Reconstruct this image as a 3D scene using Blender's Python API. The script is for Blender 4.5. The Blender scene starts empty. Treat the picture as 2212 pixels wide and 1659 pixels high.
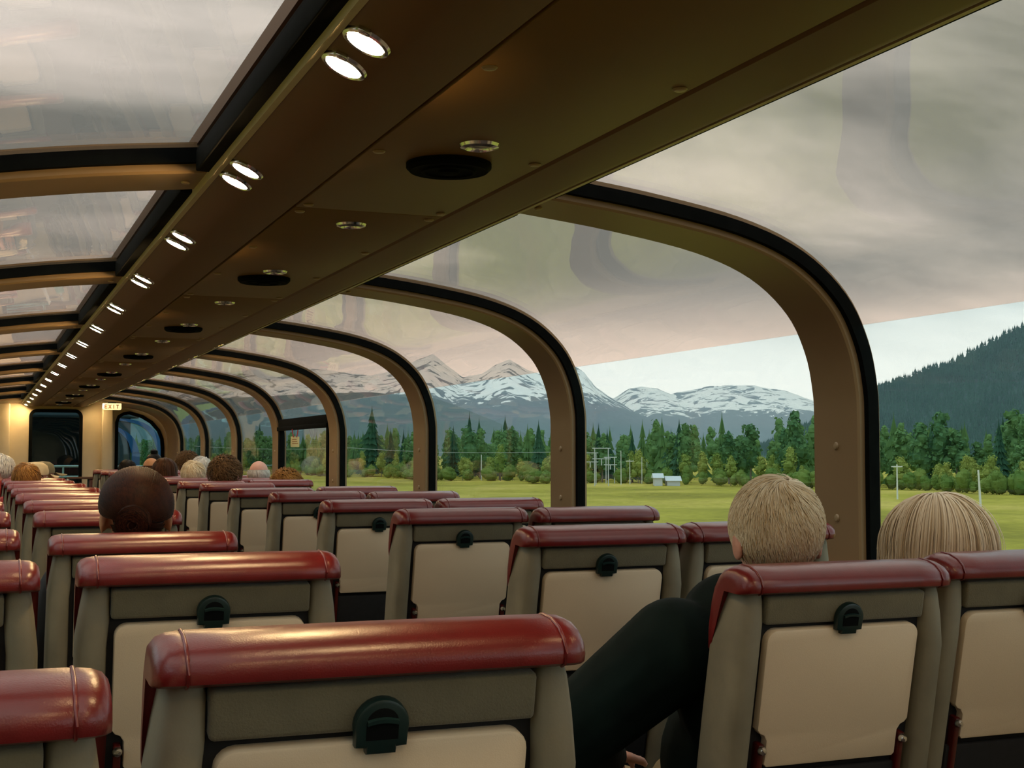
import bpy, bmesh, math, random
import numpy as np
from mathutils import Vector, Matrix, Euler

# ------------------------------------------------------------------ camera, sky, exposure
R = math.radians
CAMZ = 1.35                       # eye height above the car floor
YAW, PITCH, FPX = R(21.65), R(3.01), 2900.0
sc = bpy.context.scene
cd = bpy.data.cameras.new('camera')
cd.sensor_width = 36.0; cd.sensor_fit = 'HORIZONTAL'
cd.lens = FPX / 2212 * 36.0
cd.clip_start = 0.05; cd.clip_end = 60000
cam = bpy.data.objects.new('camera', cd)
cam.location = (0, 0, CAMZ); cam.rotation_euler = (R(90) + PITCH, 0, -YAW)
sc.collection.objects.link(cam); sc.camera = cam

sc.view_settings.view_transform = 'Standard'
sc.view_settings.look = 'None'
sc.view_settings.gamma = 1.0
sc.view_settings.use_curve_mapping = False
sc.view_settings.exposure = 0.88
sc.cycles.max_bounces = 8
sc.cycles.diffuse_bounces = 4
sc.cycles.glossy_bounces = 4
sc.cycles.transmission_bounces = 4
sc.cycles.transparent_max_bounces = 40
sc.cycles.volume_bounces = 0
sc.cycles.sample_clamp_indirect = 6.0
sc.cycles.caustics_reflective = False
sc.cycles.caustics_refractive = False
sc.cycles.use_adaptive_sampling = True
sc.cycles.adaptive_threshold = 0.02

def make_world():
    w = bpy.data.worlds.new('overcast_sky'); sc.world = w; w.use_nodes = True
    nt = w.node_tree; nt.nodes.clear(); N = nt.nodes.new; L = nt.links.new
    out = N('ShaderNodeOutputWorld'); bg = N('ShaderNodeBackground')
    tc = N('ShaderNodeTexCoord'); sep = N('ShaderNodeSeparateXYZ'); L(tc.outputs['Generated'], sep.inputs[0])
    zz = N('ShaderNodeMath'); zz.operation = 'MAXIMUM'; zz.inputs[1].default_value = 0.0; L(sep.outputs['Z'], zz.inputs[0])
    za = N('ShaderNodeMath'); za.operation = 'ADD'; za.inputs[1].default_value = 0.16; L(zz.outputs[0], za.inputs[0])
    dx = N('ShaderNodeMath'); dx.operation = 'DIVIDE'; L(sep.outputs['X'], dx.inputs[0]); L(za.outputs[0], dx.inputs[1])
    dy = N('ShaderNodeMath'); dy.operation = 'DIVIDE'; L(sep.outputs['Y'], dy.inputs[0]); L(za.outputs[0], dy.inputs[1])
    cb = N('ShaderNodeCombineXYZ'); L(dx.outputs[0], cb.inputs[0]); L(dy.outputs[0], cb.inputs[1])
    mp = N('ShaderNodeMapping'); mp.inputs['Rotation'].default_value = (0, 0, R(24)); mp.inputs['Scale'].default_value = (0.75, 1.3, 1)
    mp.inputs['Location'].default_value = (0.4, 1.7, 0)
    L(cb.outputs[0], mp.inputs[0])
    n1 = N('ShaderNodeTexNoise'); n1.inputs['Scale'].default_value = 0.95; n1.inputs['Detail'].default_value = 7; n1.inputs['Roughness'].default_value = 0.52
    n1.inputs['Distortion'].default_value = 0.35
    L(mp.outputs[0], n1.inputs['Vector'])
    cr = N('ShaderNodeValToRGB'); e = cr.color_ramp.elements
    e[0].position = 0.40; e[0].color = (0.125, 0.165, 0.16, 1)
    e[1].position = 0.62; e[1].color = (0.62, 0.75, 0.78, 1)
    m = e.new(0.5); m.color = (0.29, 0.37, 0.37, 1)
    L(n1.outputs['Fac'], cr.inputs[0])
    # clouds thin out to a bright band above the horizon
    hr = N('ShaderNodeMapRange'); hr.interpolation_type = 'SMOOTHSTEP'
    hr.inputs['From Min'].default_value = 0.05; hr.inputs['From Max'].default_value = 0.14
    hr.inputs['To Min'].default_value = 0.95; hr.inputs['To Max'].default_value = 0.0
    L(sep.outputs['Z'], hr.inputs['Value'])
    mx = N('ShaderNodeMixRGB'); mx.inputs[2].default_value = (0.96, 1.12, 1.17, 1)
    L(hr.outputs[0], mx.inputs[0]); L(cr.outputs[0], mx.inputs[1])
    # an overcast sky is brightest overhead
    zr = N('ShaderNodeMapRange'); zr.interpolation_type = 'SMOOTHSTEP'
    zr.inputs['From Min'].default_value = 0.22; zr.inputs['From Max'].default_value = 0.80
    zr.inputs['To Min'].default_value = 1.0; zr.inputs['To Max'].default_value = 2.1
    L(sep.outputs['Z'], zr.inputs['Value']); L(zr.outputs[0], bg.inputs[1])
    L(mx.outputs[0], bg.inputs[0])
    L(bg.outputs[0], out.inputs[0])
make_world()

# ------------------------------------------------------------------ helpers
COL = sc.collection
rnd = random.Random(7)

def link(o, parent=None):
    COL.objects.link(o)
    if parent is not None: o.parent = parent
    return o

def tag(o, label=None, cat=None, group=None, kind=None):
    if label: o['label'] = label
    if cat: o['category'] = cat
    if group: o['group'] = group
    if kind: o['kind'] = kind
    return o

def empty(name, loc=(0, 0, 0), rz=0.0, **k):
    o = bpy.data.objects.new(name, None); o.empty_display_size = 0.1
    o.location = loc; o.rotation_euler = (0, 0, rz)
    link(o); tag(o, **k); return o

def mobj(name, me, mat=None, parent=None, **k):
    o = bpy.data.objects.new(name, me)
    if mat is not None and len(me.materials) == 0: me.materials.append(mat)
    link(o, parent); tag(o, **k); return o

def finish(bm, name, smooth=True, ang=40):
    bmesh.ops.recalc_face_normals(bm, faces=bm.faces[:])
    me = bpy.data.meshes.new(name); bm.to_mesh(me); bm.free()
    if smooth and len(me.polygons):
        me.polygons.foreach_set('use_smooth', [True] * len(me.polygons))
        me.set_sharp_from_angle(angle=R(ang))
    return me

def pydata(name, v, f, smooth=True, ang=40):
    me = bpy.data.meshes.new(name); me.from_pydata(v, [], f); me.update()
    if smooth:
        me.polygons.foreach_set('use_smooth', [True] * len(me.polygons))
        me.set_sharp_from_angle(angle=R(ang))
    return me

def bbox(bm, x0, x1, y0, y1, z0, z1, bev=0.0, seg=2, mtx=None):
    r = bmesh.ops.create_cube(bm, size=1.0)
    vs = r['verts']
    for v in vs:
        v.co = Vector((x0 + (v.co.x + .5) * (x1 - x0), y0 + (v.co.y + .5) * (y1 - y0), z0 + (v.co.z + .5) * (z1 - z0)))
    es = list({e for v in vs for e in v.link_edges})
    if bev > 0:
        r2 = bmesh.ops.bevel(bm, geom=es, offset=bev, segments=seg, profile=0.5, affect='EDGES')
        vs = list({v for f in r2['faces'] for v in f.verts} | {v for v in vs if v.is_valid})
    if mtx is not None: bmesh.ops.transform(bm, matrix=mtx, verts=vs)
    return vs

def box(name, x0, x1, y0, y1, z0, z1, bev=0.0, seg=2, mtx=None):
    bm = bmesh.new(); bbox(bm, x0, x1, y0, y1, z0, z1, bev, seg, mtx); return finish(bm, name)

def loft(rings, closed=True, caps=True):
    """rings: list of rings of points (equal count) -> verts, faces"""
    v, f = [], []; n = len(rings[0])
    for r in rings: v += [tuple(p) for p in r]
    for i in range(len(rings) - 1):
        for j in range(n if closed else n - 1):
            a = i * n + j; b = i * n + (j + 1) % n
            f.append((a, b, b + n, a + n))
    if caps and closed:
        f.append(tuple(range(n))[::-1]); f.append(tuple(range((len(rings) - 1) * n, len(rings) * n)))
    return v, f

def loft_mesh(name, rings, **k):
    ang = k.pop('ang', 40)
    v, f = loft(rings, **k); bm = bmesh.new()
    bv = [bm.verts.new(p) for p in v]
    for q in f:
        try: bm.faces.new([bv[i] for i in q])
        except ValueError: pass
    return finish(bm, name, ang=ang)

def lathe(name, prof, n=24, ang=40, mtx=None):
    rings = [[(r * math.cos(2 * math.pi * j / n), r * math.sin(2 * math.pi * j / n), z) for j in range(n)] for r, z in prof]
    me = loft_mesh(name, rings, ang=ang)
    if mtx is not None: me.transform(mtx)
    return me

def tube_rings(path, rad, n=8):
    rings = []
    P = [Vector(p) for p in path]
    for i, p in enumerate(P):
        t = (P[min(i + 1, len(P) - 1)] - P[max(i - 1, 0)]).normalized()
        a = Vector((0, 0, 1)) if abs(t.z) < .9 else Vector((1, 0, 0))
        u = t.cross(a).normalized(); w = t.cross(u)
        r = rad[i] if isinstance(rad, (list, tuple)) else rad
        rings.append([p + u * r * math.cos(2 * math.pi * j / n) + w * r * math.sin(2 * math.pi * j / n) for j in range(n)])
    return rings

def tube(name, path, rad, n=8): return loft_mesh(name, tube_rings(path, rad, n), ang=60)

def rrect(hx0, hx1, z0, z1, rads, seg=6):
    """outline of a rounded rectangle, rads = (bl, br, tr, tl)"""
    pts = []
    cs = [(hx0, z0, 180, rads[0]), (hx1, z0, 270, rads[1]), (hx1, z1, 0, rads[2]), (hx0, z1, 90, rads[3])]
    for x, z, a0, r in cs:
        cx = x + (r if x == hx0 else -r); cz = z + (r if z == z0 else -r)
        for i in range(seg + 1):
            a = R(a0 + 90 * i / seg); pts.append((cx + r * math.cos(a), cz + r * math.sin(a)))
    return pts

def plate(name, outline, y0, y1, edge=0.003):
    """prism of an x-z outline between y0 (back) and y1 (front) with a softened front edge"""
    n = len(outline); cx = sum(p[0] for p in outline) / n; cz = sum(p[1] for p in outline) / n
    def inset(e):
        r = []
        for i, p in enumerate(outline):
            a = Vector(outline[i - 1]); b = Vector(outline[(i + 1) % n]); t = (b - a)
            nn = Vector((t.y, -t.x)).normalized() if t.length > 1e-9 else Vector((0, 0))
            r.append((p[0] - nn.x * e, p[1] - nn.y * e))
        return r
    s = 1 if y1 > y0 else -1
    rings = [[(x, y0, z) for x, z in outline], [(x, y1 - s * edge, z) for x, z in outline],
             [(x, y1 - s * edge * .3, z) for x, z in inset(edge * .3)], [(x, y1, z) for x, z in inset(edge)]]
    return loft_mesh(name, rings, ang=35)

def curve_plate(name, loops, y0, y1):
    """filled x-z outline with holes, extruded from y0 to y1"""
    cu = bpy.data.curves.new(name, 'CURVE'); cu.dimensions = '2D'; cu.fill_mode = 'BOTH'
    cu.extrude = abs(y1 - y0) / 2
    for lp in loops:
        s = cu.splines.new('POLY'); s.points.add(len(lp) - 1); s.use_cyclic_u = True
        for i, p in enumerate(lp): s.points[i].co = (p[0], p[1], 0, 1)
    o = bpy.data.objects.new(name, cu); COL.objects.link(o)
    dg = bpy.context.evaluated_depsgraph_get()
    me = bpy.data.meshes.new_from_object(o.evaluated_get(dg))
    bpy.data.objects.remove(o); bpy.data.curves.remove(cu)
    # (x, y, z) -> (x, ymid - z, y)
    me.transform(Matrix(((1, 0, 0, 0), (0, 0, -1, (y0 + y1) / 2), (0, 1, 0, 0), (0, 0, 0, 1))))
    me.materials.clear()
    return me

def copy_tree(o, parent=None):
    c = o.copy(); COL.objects.link(c); c.parent = parent
    for ch in KIDS(o): copy_tree(ch, c)
    return c
def KIDS(o): return [x for x in o.children]

# ------------------------------------------------------------------ materials
MATS = {}
def mat(name, col, rough=0.5, metal=0.0, var=0.12, scale=20.0, bump=0.0, bscale=200.0, spec=0.5, coat=0.0, emit=None, estr=0.0, obj=True, stretch=None, sheen=0.0):
    if name in MATS: return MATS[name]
    m = bpy.data.materials.new(name); m.use_nodes = True; nt = m.node_tree
    p = nt.nodes['Principled BSDF']; N = nt.nodes.new; L = nt.links.new
    p.inputs['Roughness'].default_value = rough; p.inputs['Metallic'].default_value = metal
    p.inputs['Specular IOR Level'].default_value = spec
    p.inputs['Coat Weight'].default_value = coat; p.inputs['Coat Roughness'].default_value = 0.25
    p.inputs['Sheen Weight'].default_value = sheen
    tc = N('ShaderNodeTexCoord'); vec = tc.outputs['Object']
    if stretch:
        mp = N('ShaderNodeMapping'); mp.inputs['Scale'].default_value = stretch; L(vec, mp.inputs[0]); vec = mp.outputs[0]
    n = N('ShaderNodeTexNoise'); n.inputs['Scale'].default_value = scale; n.inputs['Detail'].default_value = 4
    L(vec, n.inputs['Vector'])
    cr = N('ShaderNodeValToRGB'); e = cr.color_ramp.elements
    a = 1 - var; b = 1 + var
    e[0].position = .3; e[1].position = .7
    e[0].color = (col[0] * a, col[1] * a, col[2] * a, 1); e[1].color = (min(1, col[0] * b), min(1, col[1] * b), min(1, col[2] * b), 1)
    L(n.outputs['Fac'], cr.inputs[0]); L(cr.outputs[0], p.inputs['Base Color'])
    if bump > 0:
        n2 = N('ShaderNodeTexNoise'); n2.inputs['Scale'].default_value = bscale; n2.inputs['Detail'].default_value = 2
        L(vec, n2.inputs['Vector'])
        bp = N('ShaderNodeBump'); bp.inputs['Strength'].default_value = bump; bp.inputs['Distance'].default_value = 0.002
        L(n2.outputs['Fac'], bp.inputs['Height']); L(bp.outputs[0], p.inputs['Normal'])
    if emit:
        p.inputs['Emission Color'].default_value = (*emit, 1); p.inputs['Emission Strength'].default_value = estr
    MATS[name] = m; return m

def glass_mat(name, tint, ior=1.45, refl=(1, 1, 1)):
    m = bpy.data.materials.new(name); m.use_nodes = True; nt = m.node_tree; nt.nodes.clear()
    N = nt.nodes.new; L = nt.links.new
    out = N('ShaderNodeOutputMaterial'); mx = N('ShaderNodeMixShader'); lw = N('ShaderNodeLayerWeight'); lw.inputs['Blend'].default_value = 0.5
    f0 = ((ior - 1) / (ior + 1)) ** 2
    pw = N('ShaderNodeMath'); pw.operation = 'POWER'; pw.inputs[1].default_value = 5.5; L(lw.outputs['Facing'], pw.inputs[0])
    fr = N('ShaderNodeMath'); fr.operation = 'MULTIPLY_ADD'; fr.inputs[1].default_value = 0.75 * (1 - f0); fr.inputs[2].default_value = f0; L(pw.outputs[0], fr.inputs[0])
    tr = N('ShaderNodeBsdfTransparent'); gl = N('ShaderNodeBsdfGlossy'); gl.inputs['Roughness'].default_value = 0.0
    tr.inputs[0].default_value = (*tint, 1); gl.inputs[0].default_value = (*refl, 1)
    # faint waviness of bent glazing
    tc = N('ShaderNodeTexCoord'); n = N('ShaderNodeTexNoise'); n.inputs['Scale'].default_value = 2.2; n.inputs['Detail'].default_value = 1
    bp = N('ShaderNodeBump'); bp.inputs['Strength'].default_value = 0.10; bp.inputs['Distance'].default_value = 0.02
    L(tc.outputs['Object'], n.inputs['Vector']); L(n.outputs['Fac'], bp.inputs['Height']); L(bp.outputs[0], gl.inputs['Normal'])
    L(fr.outputs[0], mx.inputs[0]); L(tr.outputs[0], mx.inputs[1]); L(gl.outputs[0], mx.inputs[2]); L(mx.outputs[0], out.inputs[0])
    MATS[name] = m; return m

M_leather = mat('burgundy_leather', (0.16, 0.010, 0.010), 0.30, var=0.10, scale=30, bump=0.12, bscale=500, spec=0.6, coat=0.25)
M_fabric = mat('olive_grey_upholstery', (0.165, 0.147, 0.09), 0.85, var=0.14, scale=14, bump=0.5, bscale=420, sheen=0.2)
M_bolster = mat('worn_grey_vinyl', (0.21, 0.185, 0.125), 0.62, var=0.20, scale=9, bump=0.1, bscale=300)
M_tray = mat('cream_tray_plastic', (0.78, 0.635, 0.45), 0.42, var=0.04, scale=4, bump=0.15, bscale=700)
M_black = mat('black_rubber', (0.006, 0.007, 0.007), 0.75, var=0.2, spec=0.03)
M_blackcloth = mat('black_net_cloth', (0.006, 0.006, 0.007), 0.8, var=0.3, scale=60)
M_latch = mat('dark_green_black_plastic', (0.006, 0.022, 0.020), 0.33, var=0.15)
M_chrome = mat('chrome', (0.8, 0.8, 0.8), 0.15, metal=1.0, var=0.03)
M_redmetal = mat('dark_red_enamel_and_reflection', (0.07, 0.006, 0.005), 0.25, var=0.1)
M_seatframe = mat('grey_seat_frame', (0.08, 0.08, 0.075), 0.4, metal=0.5)
M_pillar = mat('beige_window_post', (0.32, 0.205, 0.10), 0.42, var=0.05, scale=3, bump=0.1, bscale=600)
M_ceil = mat('tan_ceiling_laminate', (0.19, 0.098, 0.019), 0.5, var=0.05, scale=3)
M_ceil2 = mat('brown_ceiling_cove', (0.165, 0.072, 0.014), 0.5, var=0.05, scale=3)
M_trimlt = mat('cream_ceiling_trim', (0.62, 0.52, 0.36), 0.4, var=0.05)
M_wall = mat('cream_end_wall', (0.66, 0.56, 0.38), 0.5, var=0.05, scale=5)
M_carpet = mat('dark_carpet', (0.05, 0.035, 0.03), 0.95, var=0.4, scale=40)
M_white = mat('white_paint', (0.85, 0.87, 0.87), 0.4, var=0.03)
M_lens = mat('lit_lamp_lens', (1, 0.9, 0.7), 0.4, var=0.0, emit=(1.0, 0.68, 0.32), estr=115.0)
M_lens2 = mat('dim_lamp_lens', (0.9, 0.6, 0.3), 0.4, var=0.0, emit=(1.0, 0.62, 0.25), estr=3.0)
M_lens0 = mat('unlit_lamp_glass', (0.25, 0.25, 0.22), 0.1, var=0.1, spec=0.9)
G_clear = glass_mat('clear_window_glass', (0.975, 0.985, 0.985), 1.27)
G_tint = glass_mat('bronze_tinted_glass', (0.955, 0.835, 0.785), 1.27)

# ------------------------------------------------------------------ the car shell
CX = 0.95                         # centre line of the car
PITCHW = 2.06                     # window bay length
MUL0 = 3.405                      # centre of the first window post ahead
YEND, YREAR = 18.8, -5.0
def Zr(r): return CAMZ + r

_ctrl = [(1.45, -0.62), (1.45, -0.30), (1.45, 0.0), (1.45, 0.10), (1.446, 0.19), (1.42, 0.31), (1.355, 0.43), (1.225, 0.535), (1.035, 0.604), (0.75, 0.653), (0.48, 0.684), (0.425, 0.69)]
def catmull(P, n=6):
    P = [Vector(p) for p in P]; out = []
    for i in range(len(P) - 1):
        p0 = P[max(i - 1, 0)]; p1 = P[i]; p2 = P[i + 1]; p3 = P[min(i + 2, len(P) - 1)]
        for k in range(n):
            t = k / n
            out.append(.5 * ((2 * p1) + (-p0 + p2) * t + (2 * p0 - 5 * p1 + 4 * p2 - p3) * t * t + (-p0 + 3 * p1 - 3 * p2 + p3) * t ** 3))
    out.append(P[-1]); return out
ARCH = catmull(_ctrl, 5)
def arch_offset(d):
    out = []
    for i, p in enumerate(ARCH):
        t = (ARCH[min(i + 1, len(ARCH) - 1)] - ARCH[max(i - 1, 0)]).normalized()
        nrm = Vector((t.y, -t.x))            # points outwards (away from the cabin)
        out.append(p + nrm * d)
    return out
def XZ(p, side): return (CX + side * p.x, Zr(p.y))

def arch_sweep(name, y0, y1, d0, d1, side, i0=0, i1=None, bev=0.0):
    A = arch_offset(d0)[i0:i1]; B = arch_offset(d1)[i0:i1]; rings = []
    for a, b in zip(A, B):
        ax, az = XZ(a, side); bx_, bz = XZ(b, side)
        if bev:
            m = bev; c = (A and (Vector((bx_, bz)) - Vector((ax, az))).normalized())
            rings.append([(ax, y0 + m, az), (ax, y1 - m, az), (ax + c.x * m, y1, az + c.y * m), (bx_, y1, bz), (bx_, y0, bz), (ax + c.x * m, y0, az + c.y * m)])
        else:
            rings.append([(ax, y0, az), (ax, y1, az), (bx_, y1, bz), (bx_, y0, bz)])
    return loft_mesh(name, rings, ang=30)

# index where the tinted upper glass starts
_gl = arch_offset(0.045)
ISPLIT = min(range(len(_gl)), key=lambda i: abs(_gl[i].y - 0.387))

mul_y = [MUL0 + PITCHW * k for k in range(-4, 8)]
HALF = 0.115
M_screw = mat('beige_screw_cap', (0.42, 0.30, 0.17), 0.3, var=0.05)
me_cap = lathe('screw_cap', [(0.0001, 0.0), (0.011, 0.0), (0.012, 0.002), (0.009, 0.006), (0.0001, 0.0075)], 14)
tn = 0
for side, sname in ((1, 'right'), (-1, 'left')):
    for k, yc in enumerate(mul_y):
        y0, y1 = yc - HALF, yc + HALF
        if k == len(mul_y) - 1: y1 = YEND
        tn += 1
        t = mobj('trim_%d' % tn, arch_sweep('window_post', y0, y1, 0.0, 0.075, side, bev=0.006), M_pillar, kind='structure')
        if yc > 2.5:
            for zr in (-0.19, 0.026):
                c = mobj('screw_cap', me_cap, M_screw, t)
                c.location = (CX + side * 1.4505, yc - 0.006, Zr(zr)); c.rotation_euler = (0, -side * R(90), 0)
            p = ARCH[-6]; q = ARCH[-5]
            c = mobj('screw_cap', me_cap, M_screw, t); x, z = XZ(p, side)
            c.location = (x, yc, z); c.rotation_euler = (R(180), -side * math.atan2(q.y - p.y, p.x - q.x), 0)
# window bays
wn = 0
bays = [(YREAR, mul_y[0] - HALF)] + [(mul_y[i] + HALF, mul_y[i + 1] - HALF) for i in range(len(mul_y) - 1)]
for side in (1, -1):
    for b, (y0, y1) in enumerate(bays):
        wn += 1
        w = empty('window_%d' % wn, (0, 0, 0), kind='structure')
        mobj('upper_pane', arch_sweep('upper_pane', y0, y1, 0.044, 0.052, side, ISPLIT, None), G_tint, w, label='bronze tinted curved roof glass')
        mobj('lower_pane', arch_sweep('lower_pane', y0, y1, 0.044, 0.052, side, 2, ISPLIT + 1), G_clear, w, label='clear side glass')
        mobj('gasket', arch_sweep('gasket', y0, y0 + 0.021, 0.022, 0.058, side, 2), M_black, w)
        mobj('gasket', arch_sweep('gasket', y1 - 0.021, y1, 0.022, 0.058, side, 2), M_black, w)
        # long gasket at the ceiling edge
        p0 = (CX + side * 0.425, 0.0); pz = Zr(0.675)
        mobj('gasket', box('top_gasket', min(CX + side * .43, CX + side * .475), max(CX + side * .43, CX + side * .475), y0 + .02, y1 - .02, Zr(.684), Zr(.738), .004), M_black, w)
# side walls below the glass
for side, sname in ((1, 'right'), (-1, 'left')):
    xi = CX + side * 1.45; xo = CX + side * 1.56
    mobj('wall_' + sname, box('wall_' + sname, min(xi, xo), max(xi, xo), YREAR, YEND, -0.1, Zr(-0.36), 0.01), M_wall, kind='structure')
    mobj('trim_sill_' + sname, box('sill', min(xi - side * .05, xo), max(xi - side * .05, xo), YREAR, YEND, Zr(-0.36), Zr(-0.33), 0.008), M_pillar, kind='structure')
mobj('floor', box('floor', CX - 1.56, CX + 1.56, YREAR, YEND + 2.4, -0.12, 0.0), M_carpet, kind='structure')

# ceiling spine: centre panels, coved light strips, cream trims
ceil = empty('ceiling', (0, 0, 0), kind='structure')
cov = [(0.206, 0.643), (0.212, 0.637), (0.25, 0.635), (0.335, 0.636), (0.352, 0.639), (0.43, 0.676), (0.436, 0.682), (0.436, 0.72), (0.40, 0.76), (0.206, 0.76)]
for side in (1, -1):
    rings = [[(CX + side * x, y, Zr(z)) for x, z in cov] for y in (YREAR, YEND)]
    mobj('light_cove', loft_mesh('light_cove', rings, ang=25), M_ceil2, ceil)
    rings = [[(CX + side * x, y, Zr(z)) for x, z in [(0.427, 0.670), (0.440, 0.671), (0.444, 0.682), (0.444, 0.70), (0.43, 0.70)]] for y in (YREAR, YEND)]
    mobj('edge_trim', loft_mesh('edge_trim', rings, ang=25), M_trimlt, ceil)
mobj('roof_skin', box('roof_skin', CX - .47, CX + .47, YREAR, YEND, Zr(.755), Zr(.79)), M_ceil2, ceil)
seams = [YREAR] + [y for y in mul_y] + [YEND]
for a, b in zip(seams[:-1], seams[1:]):
    p = mobj('ceiling_panel', box('ceiling_panel', CX - .2005, CX + .2005, a + .002, b - .002, Zr(.639), Zr(.66), .002), M_ceil, ceil)
    L_ = b - a
    for fx in (-1, 1):
        for yy in (a + .05, a + L_ * .34, a + L_ * .66, b - .05):
            c = mobj('panel_screw', me_cap, M_ceil2, p); c.location = (CX + fx * .178, yy, Zr(.6395)); c.rotation_euler = (R(180), 0, 0)
            c.scale = (1.15, 1.15, .8)

# end walls
def arch_outline(sh=0.0):
    r = [(CX + p.x, Zr(p.y)) for p in ARCH] ; l = [(CX - p.x, Zr(p.y)) for p in ARCH][::-1]
    return [(CX + 1.45, 0.0)] + r + [(CX + .42, Zr(.75)), (CX - .42, Zr(.75))] + l + [(CX - 1.45, 0.0)]
DOORW = rrect(0.612, 1.288, Zr(-.475), Zr(.602), (.10, .10, .10, .10), 8)
def side_window(side, e=0.0):
    x0, x1 = 0.755 + e, 1.405 - e
    z0, z1 = Zr(-.50 + e), Zr(.585 - e)
    pts = [(x0 + .06, z0), (x1 - .06, z0), (x1, z0 + .06), (x1, Zr(.10)), (x1 - .012, Zr(.22)), (x1 - .06, Zr(.34) - e * .3), (x1 - .16, Zr(.455) - e * .6), (x1 - .29, Zr(.535) - e), (x0 + .19, z1), (x0 + .10, z1 - .015), (x0 + .03, z1 - .06), (x0, z1 - .15), (x0, z0 + .06)]
    return [(CX + side * x, z) for x, z in pts]
def shrink(lp, e):
    n = len(lp); out = []
    area = sum(lp[i][0] * lp[(i + 1) % n][1] - lp[(i + 1) % n][0] * lp[i][1] for i in range(n))
    s = 1 if area > 0 else -1
    for i in range(n):
        a = Vector(lp[i - 1]); b = Vector(lp[(i + 1) % n]); t = (b - a).normalized()
        out.append((lp[i][0] - s * t.y * e, lp[i][1] + s * t.x * e))
    return out
SW_R, SW_L = side_window(1), side_window(-1)
mobj('wall_front', curve_plate('wall_front', [arch_outline(), DOORW, SW_R, SW_L], YEND, YEND + .08), M_wall, kind='structure')
mobj('wall_rear', curve_plate('wall_rear', [arch_outline()], YREAR - .08, YREAR), M_wall, kind='structure')
G_end = glass_mat('dark_end_glass', (0.62, 0.78, 0.80), 1.45)
for nm, lp, lab in (('window_50', DOORW, 'dark end-door window'), ('window_51', SW_R, 'rounded end window beside the glazed side'), ('window_52', SW_L, 'rounded end window')):
    w = empty(nm, (0, 0, 0), kind='structure', label=lab)
    mobj('gasket', curve_plate('gasket', [lp, shrink(lp, .042)], YEND - .022, YEND + .05), M_black, w)
    mobj('pane', curve_plate('pane', [shrink(lp, .035)], YEND + .03, YEND + .038), G_end, w)
for s in (1, -1):
    x0, x1 = sorted((CX + s * .575, CX + s * .722))
    mobj('trim_%d' % (60 + s), box('column', x0, x1, YEND - .14, YEND - .001, 0, Zr(.668), .02, 3), M_wall, kind='structure')

# ------------------------------------------------------------------ ceiling fittings
cov_ang = math.atan2(0.676 - 0.639, 0.078)
me_bezel = lathe('bezel', [(0.032, 0.0), (0.032, 0.005), (0.035, 0.007), (0.040, 0.005), (0.042, 0.0)], 28)
me_lens = lathe('lens', [(0.0001, 0.0), (0.032, 0.0), (0.032, 0.003), (0.020, 0.006), (0.0001, 0.007)], 24)
me_clip = box('spring_clip', 0.033, 0.050, -0.010, 0.010, -0.002, 0.008, 0.002)
NTH = ['last', 'second', 'third', 'fourth', 'fifth', 'sixth', 'seventh', 'eighth', 'ninth', 'tenth', 'eleventh', 'twelfth', 'thirteenth', 'fourteenth', 'fifteenth', 'sixteenth', 'seventeenth', 'eighteenth']
def downlight(side, y, lab):
    x = CX + side * 0.389; z = Zr(0.639 + (0.389 - 0.352) / 0.078 * 0.037)
    t = empty('downlight', (x, y, z - .0002), label=lab, cat='light', group='paired downlights along the ceiling cove')
    t.rotation_euler = (0, R(180) + side * cov_ang * -1, 0)
    mobj('bezel', me_bezel, M_chrome, t); mobj('lens', me_lens, M_lens, t)
    c = mobj('clip', me_clip, M_chrome, t); c.rotation_euler = (0, 0, R(-70))
for k in range(17):
    nth = ('pair closest to the end wall' if k == 16 else '%s pair from the end wall' % NTH[16 - k])
    y = 2.04 + 1.03 * k
    if y > YEND - .2: break
    downlight(-1, y, 'lit far-side downlight, %s, outer lamp' % nth)
    if y + .14 < YEND - .1: downlight(-1, y + .14, 'lit far-side downlight, %s, inner lamp' % nth)
    if k >= 6: downlight(1, y, 'lit mountain-side cove downlight level with the %s' % nth)
for y in (-1.05, -2.08, -3.11, -0.02, 1.01):
    for s in (-1, 1): downlight(s, y, 'lit round downlight in the ceiling cove behind the first window post')
me_v1 = lathe('vent_body', [(0.0001, -0.012), (0.080, -0.012), (0.080, 0.0), (0.094, 0.0), (0.094, 0.010), (0.086, 0.018), (0.074, 0.016), (0.0001, 0.016)], 36)
me_v2 = lathe('vent_ring', [(0.052, 0.015), (0.054, 0.021), (0.060, 0.021), (0.062, 0.015)], 32)
me_v3 = lathe('vent_hub', [(0.0001, 0.024), (0.022, 0.022), (0.026, 0.015), (0.0001, 0.014)], 24)
for k in range(-2, 8):
    y = 2.77 + PITCHW * k
    t = empty('ceiling_vent', (CX, y, Zr(.6388)), label='round black ceiling vent, %s' % ('closest to the far end wall' if k == 7 else '%s counted from the far end wall' % NTH[7 - k]), cat='vent', group='round black ceiling vents')
    t.rotation_euler = (R(180), 0, 0)
    mobj('body', me_v1, M_black, t); mobj('louvre_ring', me_v2, M_black, t); mobj('hub', me_v3, M_black, t)
me_sb = lathe('bezel', [(0.026, 0.0), (0.026, 0.004), (0.030, 0.009), (0.040, 0.006), (0.043, 0.0)], 24)
me_sl = lathe('lamp', [(0.0001, 0.0), (0.026, 0.0), (0.026, 0.002), (0.0001, 0.004)], 20)
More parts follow.
